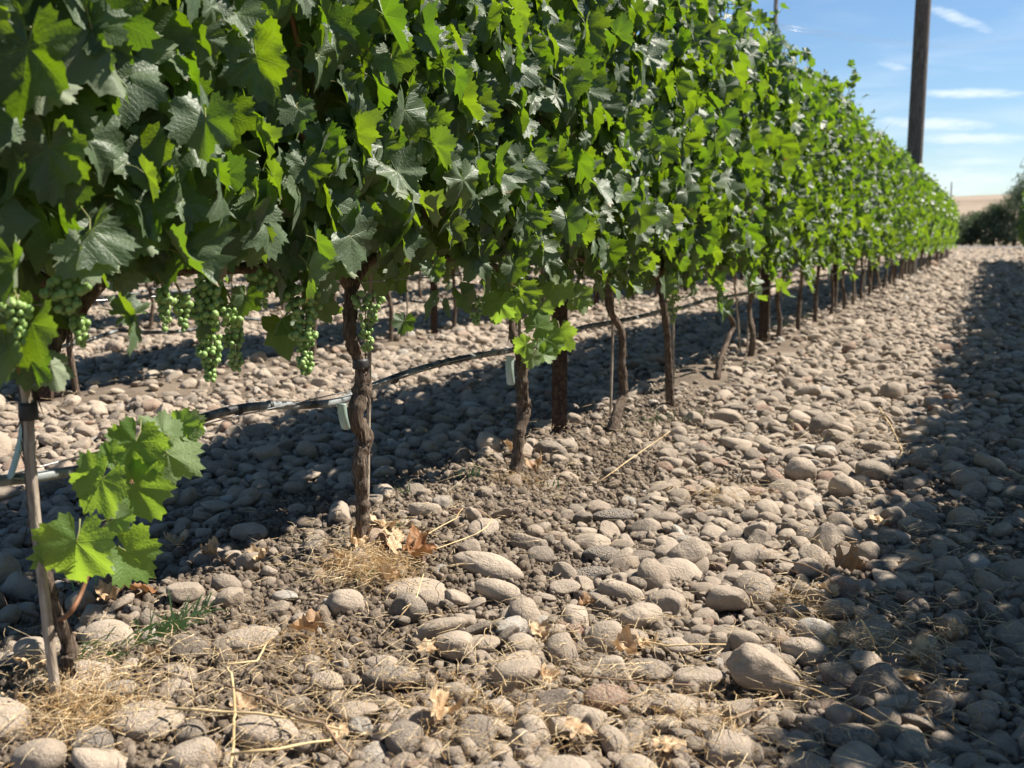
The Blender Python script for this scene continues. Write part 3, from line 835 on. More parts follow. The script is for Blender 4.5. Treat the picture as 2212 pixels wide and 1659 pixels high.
# leafy side shoot hanging between the third vine and the first post
s3 = smooth_path([on_plane(x, y, -1.52)-v2.location for x, y in ((1130, 600), (1150, 660), (1170, 700), (1160, 745), (1185, 770))], 3)
link('side_shoot', tube('side_shoot', s3, .0025, M_SHOOT, 5), v2)
for (px, py, ang, ln, k, bk) in ((1185, 640, 60, 42, 0, True), (1165, 665, 210, 45, 1, True), (1205, 620, 120, 45, 2, True), (1255, 640, 170, 42, 3, True), (1250, 640, 60, 36, 4, True),
        (1135, 745, 240, 34, 0, False), (1160, 705, 40, 44, 1, False), (1180, 735, 150, 46, 2, False), (1205, 720, 190, 52, 3, False), (1150, 770, 190, 30, 4, True), (1078, 655, 190, 52, 0, False), (1110, 640, 175, 60, 2, False), (1175, 765, 100, 32, 1, False)):
    placed_leaf(v2, px, py, ang, ln, -1.50, (.2, .1), YOUNGLEAF, k, bk)
# reddish canes in front of the dark gap
for cp in (((540, -10), (555, 53), (583, 133), (613, 217), (640, 270), (663, 310)), ((618, -20), (623, 0), (637, 67), (645, 100))):
    P = smooth_path([on_plane(x, y, -1.46)-v1.location for x, y in cp], 4)
    link('cane', tube('cane', P, lerp_list([.0058, .0068], len(P)), M_CANE, 8), v1)
P = smooth_path([on_plane(x, y, -1.44)-v1.location for x, y in ((617, 218), (632, 195), (648, 170), (648, 155), (632, 150), (625, 160), (634, 163))], 4)
link('tendril', tube('tendril', P, .0014, M_CANE, 5), v1)
P = smooth_path([on_plane(x, y, -1.38)-v0.location for x, y in ((-20, 62), (60, 61), (130, 60), (198, 58))], 3)
link('petiole', tube('petiole', P, .0035, M_SHOOT, 6), v0)

# grape bunches
for (vi, px, py, ln, wd, n, X) in ((1, 418, 600, 205, 84, 110, -1.53), (1, 478, 660, 130, 60, 46, -1.58), (1, 628, 612, 180, 80, 95, -1.53), (1, 325, 622, 80, 34, 16, -1.50), (1, 366, 640, 62, 40, 16, -1.52),
        (1, 768, 635, 115, 66, 44, -1.58), (1, 540, 590, 60, 60, 18, -1.55), (0, 110, 598, 72, 96, 30, -1.45), (0, 4, 640, 85, 60, 18, -1.45), (0, 140, 690, 50, 40, 12, -1.5), (2, 1008, 640, 60, 40, 30, -1.6),
        (4, 1440, 630, 62, 52, 50, -1.62), (1, 700, 455, 40, 60, 14, -1.5)):
    P = on_plane(px, py, X); d = (P-Vector((0, 0, EYE))).dot(VIEW_F)
    grape_bunch(VINES[vi], P, ln*d/PF, wd*d/PF, n, int(px)+5)
for vi in (2, 3, 4, 5, 6):
    for q in range(2):
        grape_bunch(VINES[vi], (ROWS[0]+random.uniform(.05, .14), V_Y[vi]+random.uniform(-.45, .45), .80), .12, .06, 26, 77*vi+q)

# ------------------------------------------------------------------ the other rows
ROWNAME = ['front', 'second', 'third', 'fourth', 'fifth', 'sixth']
def other_row(r, X, ys, rightrow=False):
    for k, y in enumerate(ys):
        if rightrow: lab = f"{ordn(k)} grapevine from the camera in the row right of the lane"
        else: lab = f"{ordn(k)} grapevine from the left edge in the {ROWNAME[r]} row back"
        x = X+random.uniform(-.03, .03)
        vine = empty('grapevine', (x, y, ghf(x, y)), lab, 'grapevine', 'grapevines of the right hand row' if rightrow else f'grapevines of the {ROWNAME[r]} row')
        tm, fo = far_assets((k*5+r) % 6, r == 1 or rightrow)
        t = link('trunk', tm, vine); t.rotation_euler = (0, 0, random.choice([0, math.pi]))
        f = link('foliage', fo, vine); f['kind'] = 'stuff'
        f.rotation_euler = (0, 0, random.choice([0, math.pi])); f.scale = (1, 1, random.uniform(.97, 1.04))
other_row(1, ROWS[1], [3.0+1.09*k-.06 for k in range(0, 41)])
other_row(2, ROWS[2], [5.3+1.09*k for k in range(28)])
other_row(3, ROWS[3], [7.4+1.09*k for k in range(26)])
other_row(4, ROWS[4], [9.6+1.09*k for k in range(24)])
other_row(5, ROWS[5], [11.9+1.09*k for k in range(22)])
other_row(0, RIGHT_ROW, [.55+1.09*k for k in range(38)], True)

# ------------------------------------------------------------------ posts, stakes, wires, hose
def post_mesh(h=2.35, w=.068, d=.042, t=.004):
    """open steel channel with rolled lips and side notches"""
    prof = [(-w/2, d/2), (-w/2, -d/2), (w/2, -d/2), (w/2, d/2), (w/2-.012, d/2), (w/2-.012, d/2-t), (w/2-t, d/2-t), (w/2-t, -d/2+t), (-w/2+t, -d/2+t), (-w/2+t, d/2-t), (-w/2+.012, d/2-t), (-w/2+.012, d/2)]
    n = len(prof); V, F = [], []
    zs = np.linspace(-.4, h, 24)
    for z in zs: V += [(a, b, z) for a, b in prof]
    for i in range(len(zs)-1):
        for k in range(n):
            k2 = (k+1) % n; F.append((i*n+k, i*n+k2, (i+1)*n+k2, (i+1)*n+k))
    F.append(tuple(range(n))[::-1]); F.append(tuple((len(zs)-1)*n+k for k in range(n)))
    return new_mesh('steel_post', V, F, smooth=False, mats=[M_RUST])
def hook_mesh(w=.068):
    V, F = [], []
    for s in (-1, 1):
        P = [(s*w/2, -.012, 0), (s*(w/2+.012), -.012, .003), (s*(w/2+.017), -.012, .014), (s*(w/2+.013), -.012, .024)]
        v, f = tube_vf(P, .0028, 5, off=len(V)); V += [tuple(q) for q in v]; F += f
    return new_mesh('wire_hook', V, F, mats=[M_RUST])
POST, HOOK = post_mesh(), hook_mesh()
def add_post(x, y, lab, rz, grp):
    p = empty('trellis_post', (x, y, ghf(x, y)), lab, 'post', grp, rz)
    link('channel', POST, p)
    for z in (.47, .80, 1.06, 1.43, 1.80, 2.2): link('wire_hook', HOOK, p, loc=(0, 0, z))
for k, y in enumerate(POST_Y):
    add_post(ROWS[0]-.11+(.02 if k else 0), y, f"rusty brown steel channel post, {ORD[k]} from the camera in the front row", R(28), 'rusty trellis posts')
for k in range(10):
    add_post(ROWS[1]-.08, 3.86+4.36*k+(.0 if k else 0), f"rusty steel post in the second row, {ORD[k]} from the left edge of the picture", R(30), 'rusty trellis posts')
for r, y0, n in ((2, 7.35, 6), (3, 8.8, 5), (4, 11.3, 5), (5, 13.5, 4)):
    for k in range(n):
        add_post(ROWS[r]-.08, y0+4.36*k, f"rusty steel post in the {ROWNAME[r]} row, {ORD[k]} from the left edge of the picture", R(30), 'rusty trellis posts')

def stake(pts, rad, lab, seed):
    base = Vector(pts[0]); base.z = ghf(base.x, base.y)
    P = smooth_path([Vector(p)-base for p in pts], 6)
    rg = np.random.default_rng(seed)
    rr = [rad*(1+rg.normal(0, .04))*(1-.15*t/len(P)) for t in range(len(P))]
    o = link('vine_stake', tube('vine_stake', P, rr, M_STAKE, 8, ridged=.06, seed=seed), loc=base)
    tag(o, lab, 'stake', 'thin wooden stakes tied to the vines')
SX0 = ground_hit(127, 1532).x
b = on_plane(128, 1548, SX0)
stake([b, on_plane(112, 1430, SX0), on_plane(97, 1300, SX0), on_plane(80, 1150, SX0), on_plane(66, 1000, SX0), on_plane(60, 880, SX0), on_plane(42, 760, SX0)], .0105,
      'pale weathered stake tied to the young first vine at the left edge', 3)
for i, (a, c) in {1: ((790, 1150), (800, 560)), 2: ((1116, 1010), (1122, 600)), 3: ((1318, 900), (1324, 560)), 4: ((1455, 850), (1450, 560)), 5: ((1603, 800), (1580, 560))}.items():
    X = -1.70 if i < 3 else -1.66
    stake([on_plane(*a, X)-Vector((0, 0, .05)), on_plane((a[0]+c[0])/2+2, (a[1]+c[1])/2, X), on_plane(*c, X)], .0075,
          f"thin grey stake beside the {ORD[i]} vine of the front row", 20+i)
for i in range(6, 22):
    y = V_Y[i]+random.uniform(-.1, .1); x = ROWS[0]+random.uniform(-.06, .08)
    stake([(x, y, -.05), (x+random.uniform(-.02, .02), y+random.uniform(-.02, .02), .5), (x, y+random.uniform(-.05, .05), 1.1)], .008, f"thin grey stake beside the {ordn(i)} vine of the front row", 40+i)
for k in range(0, 14, 2):
    y = 3.0+1.09*k; x = ROWS[1]+random.uniform(.0, .1)
    stake([(x, y+.14, -.05), (x, y+.14+random.uniform(-.03, .03), .5), (x, y+.12, 1.0)], .008, f"thin pale stake beside the {ordn(k)} vine of the second row", 80+k)

def line_object(name, pts, rad, m, lab, cat, n=6, grp=None):
    base = Vector(pts[0]); P = [Vector(p)-base for p in pts]
    o = link(name, tube(name, P, rad, m, n), loc=base)
    return tag(o, lab, cat, grp)
def sag(X, z, y0, y1, span, amp, ph=0, jx=0.):
    out = []; y = y0
    while y <= y1:
        t = ((y-ph) % span)/span
        out.append((X+jx*math.sin(y*2.3), y, z-amp*4*t*(1-t)+ghf(X, y)*.6)); y += .22 if y < 8 else .5
    return out
hz = [(-1.68, .6, .50), (-1.68, 1.0, .50), (-1.68, 1.23, .475), (-1.68, 1.36, .46), (-1.68, 1.52, .455), (-1.68, 1.77, .50), (-1.68, 1.97, .505), (-1.68, 2.2, .475), (-1.68, 2.36, .462), (-1.69, 2.5, .475), (-1.68, 2.78, .50),
      (-1.68, 3.1, .505), (-1.68, 3.49, .495), (-1.69, 3.7, .49)]
hz = [tuple(v) for v in smooth_path(hz, 4)]+sag(-1.68, .50, 3.9, 49, 1.09, .010)
line_object('drip_hose', hz, .0112, M_HOSE, 'black drip irrigation hose running along the front row at knee height', 'hose', 10)
wz = [(p[0]+.012, p[1], p[2]+.006+.02*math.sin(p[1]*5)) for p in hz[::2]]
line_object('hose_wire', [(-1.665, .8, .47), (-1.665, 1.36, .485), (-1.665, 1.9, .493), (-1.665, 2.47, .488)]+[(-1.665, 2.47+.5*k, .49+ghf(-1.65, 2.5+.5*k)*.5) for k in range(1, 90)], .0018, M_WIRE, 'thin bare wire carrying the drip hose of the front row', 'wire', 5)
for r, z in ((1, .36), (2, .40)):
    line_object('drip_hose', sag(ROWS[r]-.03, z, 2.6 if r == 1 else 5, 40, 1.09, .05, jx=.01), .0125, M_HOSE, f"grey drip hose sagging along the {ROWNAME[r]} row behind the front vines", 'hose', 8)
for r in (0, 1):
    for k, z in enumerate((.805, 1.06, 1.43, 1.80, 2.2)):
        line_object('trellis_wire', [(ROWS[r]+(.045 if k else .02), y, z) for y in np.arange(.6+2*r, 48, 1.2)], .0016 if k else .002, M_WIRE,
                    f"galvanised trellis wire of the {ROWNAME[r]} row, {ORD[k]} from the ground", 'wire', 5)

# black collars and hose clips
def ring(name, c, r, h, m, lab, cat, tilt=(0, 0, 0), grp=None):
    pts = [(0, 0, -h/2), (0, 0, -h/4), (0, 0, h/4), (0, 0, h/2)]
    o = link(name, tube(name, pts, [r*.97, r*1.03, r*1.0, r*.96], m, 14), loc=c); o.rotation_euler = tilt
    return tag(o, lab, cat, grp)
for i, (px, py, r, h) in {1: (779, 786, .0225, .028), 2: (1126, 756, .0215, .022), 0: (61, 888, .0165, .032)}.items():
    ring('tie_band', on_plane(px, py, PLX[i] if i else SX0), r, h, M_RUBBER, f"black tie band round the trunk of the {ORD[i]} front vine", 'tie', grp='black bands on the vines')
for k, (y, zz) in enumerate(((1.93, .503), (2.05, .497), (2.66, .487), (2.95, .505), (3.02, .505), (3.10, .505), (3.25, .503))):
    o = ring('hose_clip', (-1.68, y, zz), .0135, .012 if k != 2 else .022, M_RUBBER, f"black clip round the drip hose {'left' if y < 2.4 else 'right'} of the second vine trunk, {ORD[k if y < 2.4 else k-2]} from the left", 'clip', (math.pi/2, 0, 0), 'clips on the drip hose')
def strip(pts2, X, wpx, lab, seed, n=7):
    P = smooth_path([on_plane(x, y, X) for x, y in pts2], n)
    d = (P[0]-Vector((0, 0, EYE))).dot(VIEW_F); w = wpx*d/PF/2
    base = P[0].copy(); V, F = [], []
    m = len(P)
    for i, p in enumerate(P):
        t = i/(m-1); s = (VIEW_R*math.cos(.18*math.sin(t*3+seed))+VIEW_F*math.sin(.18*math.sin(t*3+seed)))
        ww = w*(1 if t < .93 else .6)
        dn = VIEW_F*.0006
        for q in (-1, 1): V += [tuple(p-base+s*ww*q-dn), tuple(p-base+s*ww*q+dn)]
    for i in range(m-1):
        a = i*4; c = a+4
        F += [(a, a+2, c+2, c), (a+1, c+1, c+3, a+3), (a, c, c+1, a+1), (a+2, a+3, c+3, c+2)]
    F += [(0, 1, 3, 2), (4*m-4, 4*m-2, 4*m-1, 4*m-3)]
    tag(link('tape_strip', new_mesh('tape_strip', V, F, mats=[M_TAPE]), loc=base), lab, 'tape', 'pale plastic strips on the hose')
strip([(738, 872), (741, 900), (748, 928)], -1.655, 20, 'pale green plastic strip hanging from the hose at the second vine', 1)
strip([(1102, 768), (1101, 800), (1104, 832)], -1.63, 18, 'whitish plastic strip hanging from the hose left of the third vine', 2)
strip([(52, 900), (45, 950), (32, 1000), (20, 1035)], -1.655, 16, 'long mint green plastic strip beside the first vine stake', 3)
strip([(8, 1035), (25, 1033), (48, 1035)], -1.66, 14, 'short pale wrap of tape round the hose at the left edge', 4)

# poles, overhead wires
def pole(name, x, y, h, r0, r1, lab, m=M_POLE, cat='pole'):
    P = [(0, 0, -.5)]+[(0, 0, h*k/12) for k in range(13)]
    o = link(name, tube(name, P, lerp_list([r0, r1], 14), m, 20, ridged=.02, seed=5), loc=(x, y, ghf(x, y)))
    return tag(o, lab, cat)
pole('wooden_pole', -1.74, 25.7, 11, .185, .165, 'thick weathered wooden pole rising from the front row against the sky')
tp = empty('utility_pole', (-9.9, 50, 0), 'thin distant utility pole standing behind the hedge top against the sky', 'pole')
link('pole_shaft', tube('pole_shaft', [(0, 0, -.5), (0, 0, 6), (0, 0, 13)], [.14, .12, .09], M_POLE, 10), tp)
link('crossarm', tube('crossarm', [(-1.2, 0, 12.4), (1.2, 0, 12.4)], .06, M_POLE, 6), tp)
pole('end_post', -1.72, 49.2, 3.4, .035, .03, 'slim pale post at the far end of the front row', M_STAKE, 'post')
for k, (pa, pb) in enumerate((((1667, 50), (2230, 72)), ((1667, 58), (2230, 79)))):
    a = Vector((0, 0, EYE))+Vector(ray(*pa))*54; c = Vector((0, 0, EYE))+Vector(ray(*pb))*140
    pts = [a.lerp(c, t)-Vector((0, 0, 1.2*4*t*(1-t))) for t in np.linspace(0, 1, 14)]
    line_object('overhead_wire', pts, .012, M_WIRE, f"thin overhead wire crossing the sky behind the wooden pole, {'upper' if k == 0 else 'lower'} of two", 'wire', 5)

# ------------------------------------------------------------------ distant trees
def make_tree(x, y, h, w, seed, lab, low=.0):
    rg = np.random.default_rng(seed)
    t = empty('broadleaf_tree', (x, y, 0), lab, 'tree', 'trees beyond the road')
    P = smooth_path([(0, 0, -.3), (rg.normal(0, .1), rg.normal(0, .1), h*.3), (rg.normal(0, .2), rg.normal(0, .2), h*.75)], 4)
    link('trunk', tube('trunk', P, lerp_list([.22, .16, .05], len(P)), M_TREEBARK, 8, ridged=.08), t)
    for k in range(5):
        a = rg.uniform(0, 6.28); z0 = h*rg.uniform(.15, .5)
        link('limb', tube('limb', [(0, 0, z0), (math.cos(a)*w*.2, math.sin(a)*w*.2, z0+h*.12), (math.cos(a)*w*.38, math.sin(a)*w*.38, z0+h*.28)], [.08, .05, .02], M_TREEBARK, 5), t)
    cl = [(rg.normal(0, w*.23), rg.normal(0, w*.23), h*(low+.03+(.92-low)*rg.random()**.9), rg.uniform(.10, .19)*w) for _ in range(60)]
    V, F, rr_ = [], [], []
    for cx, cy_, cz, cr in cl:
        sh = 1-.55*max(0, cz/h-.55)/.45; cx *= sh; cy_ *= sh
        for q in range(150):
            d = rg.normal(0, 1, 3); d /= np.linalg.norm(d); p = np.array([cx, cy_, min(cz, h*.93)])+d*cr*rg.uniform(.6, 1.1)
            if p[2] < .1: continue
            a, b2 = rg.normal(0, 1, 3), rg.normal(0, 1, 3); s = rg.uniform(.06, .12)
            o = len(V); V += [tuple(p+a*s), tuple(p+b2*s), tuple(p-a*s*.8)]; F.append((o, o+1, o+2)); rr_ += [rg.random()]*3
    f = link('crown', new_mesh('crown', V, F, smooth=False, mats=[M_TREE], attrs={'rnd': rr_}), t)
tdef = [(-5.2, 140, 3.3, 5.5, 'low rounded dark tree nearest the end of the vine row'), (-2.2, 142, 3.9, 5.5, 'dark bushy tree second from the left in the far hedge'), (.4, 140, 5.0, 5.5, 'dark green tree in the middle of the far hedge'),
        (2.6, 139, 6.6, 6.0, 'taller dark tree right of the middle of the far hedge'), (4.5, 134, 10.5, 7.5, 'tallest pointed tree at the right edge of the picture'), (10, 140, 8, 8, 'rounded tree just beyond the right edge, in line with the far hedge'),
        (-10, 143, 4, 7, 'low dark tree hidden behind the end of the vine row')]
for k, (x, y, h, w, lab) in enumerate(tdef): make_tree(x, y, h, w, 60+k, lab)

# ------------------------------------------------------------------ stones
def stone_mesh(name, seed, sub=3, cuts=1, dims=(1, .74, .5), rough=.05, material=None, sharp=.8, boxy=0):
    rg = np.random.default_rng(seed)
    bm = bmesh.new(); bmesh.ops.create_icosphere(bm, subdivisions=sub, radius=1)
    V = np.array([v.co[:] for v in bm.verts])
    if boxy: V = V/((np.abs(V)**boxy).sum(1)**(1/boxy))[:, None]
    for _ in range(4):
        k = rg.normal(0, 1.1, 3); V = V*(1+.075*np.sin(V@k+rg.uniform(0, 6)))[:, None]
    for _ in range(cuts):
        n = rg.normal(0, 1, 3); n /= np.linalg.norm(n); c = rg.uniform(.45, .75)
        d = V@n-c; V = V-n[None]*(np.where(d > 0, d*sharp, 0))[:, None]
    for s, a in ((3., rough), (7., rough*.45), (15., rough*.30)):
        K = rg.normal(0, s, (5, 3)); ph = rg.uniform(0, 6, 5)
        V = V*(1+a*np.sin(V@K.T+ph).mean(1))[:, None]
    V = V*np.array(dims)/np.array([1., 1., 1.])
    V -= (V.max(0)+V.min(0))/2
    V /= np.abs(V[:, 0]).max()
    for v, c in zip(bm.verts, V): v.co = c
    me = bpy.data.meshes.new(name); bm.to_mesh(me); bm.free()
    for p in me.polygons: p.use_smooth = True
    me.materials.append(material or M_STONE); return me
SHAPES = [((1, .8, .55), 0), ((1, .62, .42), 0), ((1, .85, .62), 1), ((1, .7, .36), 1), ((1, .9, .7), 0), ((1, .5, .38), 0), ((1, .78, .55), 2), ((1, .66, .5), 2), ((1, .88, .5), 1), ((1, .72, .6), 3), ((1, .8, .42), 2), ((1, .56, .34), 1), ((1, .92, .78), 1), ((1, .7, .48), 1)]
SHAPEWORD = ['oval', 'long oval', 'plump rounded', 'flat', 'round', 'elongated', 'blunt cornered', 'uneven', 'broad oval', 'angular', 'flat blunt', 'slender flat', 'ball shaped', 'egg shaped']
STONES = [stone_mesh('cobble', 10+k, 4, c+(k % 3 == 0)*2, d, .075, boxy=(0, 0, 3.2)[k % 3]) for k, (d, c) in enumerate(SHAPES)]
LOWSTONES = [stone_mesh('cobble_low', 10+k, 2, c+(k % 3 == 0)*2, d, .075, boxy=(0, 0, 3.2)[k % 3]) for k, (d, c) in enumerate(SHAPES)]
PEBBLES = [stone_mesh('pebble_small', 70+k, 1, 1, (1, .8, .6), .2) for k in range(6)]
CLODS = [stone_mesh('clod', 90+k, 2, 2, (1, .85, .7), .45, M_CLOD, .6) for k in range(6)]

hero_xy = []
def ground_hit(px, py):
    z = 0.
    for _ in range(4): P = on_ground(px, py, z); z = ghf(P.x, P.y)
    P.z = z; return P
def hero(px, py, wpx, hpx, lab, seed, cuts=1, rotz=0, tilt=0, sink=.25, mesh=None, m=None, flat=None, rough=.07, depth=None):
    """a stone whose base front sits at picture point (px, py+hpx/2)"""
    B = ground_hit(px, py+hpx*.42); d = (B-Vector((0, 0, EYE))).dot(VIEW_F)
    w = wpx*1.1*d/PF/2; elev = math.atan2(EYE, math.hypot(B.x, B.y))
    dep = (depth or .8)*w
    hh = max(.3*w, (hpx*d/PF-2*dep*math.sin(elev)*.55)/math.cos(elev)/2*1.05)
    me = stone_mesh('stone', seed, 4, cuts, (1, dep/w, hh/w), rough, m or M_STONE, .88, 4.5 if ('angular' in lab or 'square' in lab or 'block' in lab) else 0)
    o = link('stone', me)
    away = Vector((B.x, B.y, 0)).normalized()
    o.location = (B.x+away.x*dep*.8, B.y+away.y*dep*.8, ghf(B.x, B.y)+hh*(1-sink))
    o.scale = (w, w, w)
    o.rotation_euler = (R(tilt*.3), R(tilt), YAW+R(rotz))
    tag(o, lab, 'stone', 'larger stones lying in the lane')
    hero_xy.append((o.location.x, o.location.y, max(w, dep)))
HERO = [(1645, 1462, 165, 122, 'large angular tan boulder with flat sloping top, biggest in the right foreground', 3, 2, 22, 20, .05),
    (320, 1565, 150, 92, 'large smooth oval stone right of the first stake foot', 2, 0, -5, 4, .3), (577, 1592, 132, 88, 'large egg shaped stone at the bottom behind a bent straw', 5, 0, 20, 8, .25),
    (530, 1385, 135, 62, 'flat wide stone half sunk in the bare soil', 7, 1, 10, -6, .4), (1055, 1230, 152, 58, 'long smooth boulder lying aslant in the middle of the lane', 8, 0, -14, 12, .15),
    (200, 1612, 88, 74, 'grey knobbly stone with a hole at lower left', 9, 1, 30, 20, .2), (845, 1470, 118, 58, 'long saddle shaped stone lying level in the foreground', 10, 0, 4, 0, .2),
    (1117, 1472, 92, 78, 'heavy blocky stone with a ridge in the centre foreground', 12, 2, 25, 6, .2), (1310, 1514, 98, 72, 'dark smooth dome shaped stone in the foreground', 13, 0, 10, 0, .3),
    (78, 1415, 80, 80, 'round stone with a straight shadow line left of the first stake', 14, 0, 0, 0, .25), (1300, 1200, 76, 40, 'pitted lava stone full of small holes', 15, 0, 8, 0, .2),
    (1325, 1115, 86, 46, 'pale domed stone behind the pitted lava stone', 16, 0, 5, 0, .35), (1573, 1300, 80, 74, 'square cornered block of stone with a steep shaded side', 17, 4, 40, 5, .15),
    (1765, 1370, 92, 72, 'round dark stone half in shade at the shadow edge', 18, 0, 5, 10, .2), (1745, 1230, 62, 50, 'leaning rounded stone touching the shadow edge', 19, 1, 20, 15, .2),
    (1612, 1205, 86, 52, 'wide domed stone uphill of the square cornered block', 20, 1, 0, 0, .3), (1075, 1282, 98, 54, 'blunt log shaped stone just below the long smooth boulder', 21, 1, -18, 12, .15),
    (1272, 1246, 98, 36, 'flat oval stone below the pitted lava stone', 22, 0, 3, -4, .25), (1455, 1537, 95, 66, 'rounded stone next to the bottom right corner of sunlight', 23, 1, 15, 0, .2),
    (1400, 1452, 100, 50, 'broad low stone with a crumpled leaf on it', 24, 0, 10, 4, .25), (1510, 1480, 108, 58, 'long rough stone touching the large angular boulder', 25, 1, -4, 0, .2),
    (1362, 1385, 72, 42, 'smooth oval stone beside a brown leaf', 26, 0, 0, 0, .2), (245, 1497, 92, 54, 'bluish grey smooth stone between stake and grass', 27, 1, 5, -6, .25),
    (402, 1285, 76, 58, 'lumpy earth covered stone at the shade edge near the first vine', 28, 2, 10, 10, .2), (490, 1265, 62, 44, 'pale smooth stone at the shade edge left of the second vine', 29, 0, 0, 15, .2),
    (707, 1482, 74, 60, 'upright rounded stone in the left foreground cluster', 30, 1, 30, 10, .2), (770, 1545, 92, 52, 'wide stone in front of the upright rounded stone', 31, 1, 0, 0, .25),
    (1470, 1400, 92, 44, 'dark sided flat stone in the middle right', 32, 1, 4, 6, .2), (1925, 848, 46, 44, 'dark upright stone standing by the shade edge further up the lane', 33, 2, 20, 0, .15),
    (1192, 972, 66, 40, 'brown slab of stone at the foot of the first rusty post', 34, 1, -20, 14, .2), (540, 1152, 76, 46, 'smooth round stone in the shade left of the second vine', 35, 0, 0, 0, .2),
    (470, 1015, 60, 44, 'round dark stone in the shade between the first two vines', 36, 0, 0, 0, .2), (1690, 1395, 48, 44, 'grey mottled round stone below the round dark stone', 37, 0, 0, 0, .15),
    (1220, 1240, 56, 40, 'small tilted stone between long boulder and flat oval stone', 38, 1, -30, 20, .1), (930, 1300, 70, 40, 'flat stone with broken edge left of the log shaped stone', 39, 2, 10, 0, .2),
    (895, 1275, 130, 60, 'low broad stone half buried by earth near the second vine', 40, 1, 10, 0, .5), (1600, 1545, 70, 60, 'rough stone below the large angular boulder', 41, 2, 10, 0, .3),
    (1870, 1440, 80, 70, 'pointed stone in the shade among straw', 42, 3, 30, 20, .2), (2050, 1360, 60, 60, 'tall pale stone catching a fleck of sun in the shade', 43, 2, 60, 30, .2),
    (1840, 1605, 110, 70, 'large smooth stone in the bottom shade', 44, 0, 0, 0, .2), (1500, 1395, 60, 50, 'rounded stone left of the dark domed stone', 45, 0, 0, 0, .2), (1715, 1330, 60, 56, 'steep stone at the edge of the straw tuft', 46, 1, 20, 5, .2),
    (640, 1530, 60, 52, 'grey stone between egg shaped stone and upright stone', 47, 1, 0, 0, .2), (985, 1500, 62, 48, 'small pale dome in the centre foreground', 48, 0, 0, 0, .2), (1045, 1395, 66, 42, 'smooth pebble like stone near the tan leaf', 49, 0, 0, 0, .2)]
for (px, py, w, h, lab, sd, cuts, rz, tl, sk_) in HERO:
    hero(px, py, w, h, lab, sd, cuts, rz, tl, sk_, m=M_LAVA if 'lava' in lab else (M_DARKSTONE if 'bluish' in lab or 'grey knobbly' in lab else None),
         depth=.5 if 'long' in lab else (.65 if 'flat' in lab else .8))

def wedge(x, y, margin=1.6, extra=5.):
    """inside the view (with a margin so that a step aside still finds stones)"""
    a = np.degrees(np.arctan2(x, y)); r = np.hypot(x, y)
    return (a > -(25.44+27.4+extra+20/np.maximum(r, 1))) & (a < (1.9+extra+30/np.maximum(r, 1))) & (y > .9)
def grid_points(x0, x1, y0, y1, s, seed):
    rg = np.random.default_rng(seed)
    nx, ny = int((x1-x0)/s), int((y1-y0)/s)
    I, J = np.meshgrid(np.arange(nx), np.arange(ny))
    X = x0+(I+.5*(J % 2)+rg.uniform(-.42, .42, I.shape))*s; Y = y0+(J+rg.uniform(-.42, .42, I.shape))*s
    return X.ravel(), Y.ravel(), rg
def layer(x0, x1, y0, y1, s, seed, rmean, rsig, keep_soil):
    X, Y, rg = grid_points(x0, x1, y0, y1, s, seed)
    k = wedge(X, Y); X, Y = X[k], Y[k]
    sm = soil_mask(X, Y); k = rg.random(len(X)) > sm*(1-keep_soil); X, Y, sm = X[k], Y[k], sm[k]
    r = rmean*np.exp(rg.normal(0, rsig, len(X)))
    return X, Y, r, rg
def far_from(X, Y, r, hx, fac=.95):
    keep = np.ones(len(X), bool)
    for x, y, R_ in hx: keep &= np.hypot(X-x, Y-y) > R_*fac+r*.45
    return keep
def thin(X, Y, r, big, cell=.25, fac=.85):
    """drop small stones that fall inside bigger ones"""
    bx, by, br = big; keep = np.ones(len(X), bool)
    buckets = {}
    for i in range(len(bx)): buckets.setdefault((int(bx[i]//cell), int(by[i]//cell)), []).append(i)
    ci, cj = (X//cell).astype(int), (Y//cell).astype(int)
    for n in range(len(X)):
        for a in (-1, 0, 1):
            for b_ in (-1, 0, 1):
                for i in buckets.get((ci[n]+a, cj[n]+b_), ()):
                    if (X[n]-bx[i])**2+(Y[n]-by[i])**2 < (br[i]*fac+r[n]*.25)**2: keep[n] = False
    return keep
LX, LY, LR, LT = [], [], [], []
def add(X, Y, r, rg, zr=.35, lift=.0):
    n = len(X); LX.append(X); LY.append(Y); LR.append(r); LT.append(np.full(n, lift))
big = layer(-9, 1.6, .9, 9, .15, 1, .042, .24, .34)
big = [q for q in big[:3]]; big[2] = np.minimum(big[2], .062)
k = far_from(big[0], big[1], big[2], hero_xy); big = [q[k] for q in big[:3]]
add(*big, None)
A = layer(-7, 1.8, .9, 8, .051, 2, .0245, .34, .09)
k = far_from(A[0], A[1], A[2], hero_xy) & thin(A[0], A[1], A[2], big, fac=.72); A = [q[k] for q in A[:3]]
add(*A, None)
A2 = layer(-4, 1.6, .9, 6, .040, 22, .0155, .28, .14)
k = far_from(A2[0], A2[1], A2[2], hero_xy) & thin(A2[0], A2[1], A2[2], big, fac=.8); A2 = [q[k] for q in A2[:3]]
add(*A2, None, lift=-.006)
add(*layer(-14, 2.0, 8, 17, .060, 3, .030, .34, .18)[:3], None)
add(*layer(-14, -7, 4, 8, .060, 33, .030, .34, .18)[:3], None)
add(*layer(-18, 2.2, 17, 27, .085, 4, .042, .34, .2)[:3], None)
add(*layer(-8, 3.2, 27, 50, .12, 5, .056, .34, .25)[:3], None)
SX, SY, SR, SL = map(np.concatenate, (LX, LY, LR, LT)); N = len(SX)
rg = np.random.default_rng(5)
SSH = rg.integers(0, len(SHAPES), N)
zf = np.array([d[2] for d, c in SHAPES])[SSH]
SZ = gh(SX, SY)+SR*zf*rg.uniform(.35, .95, N)+SL
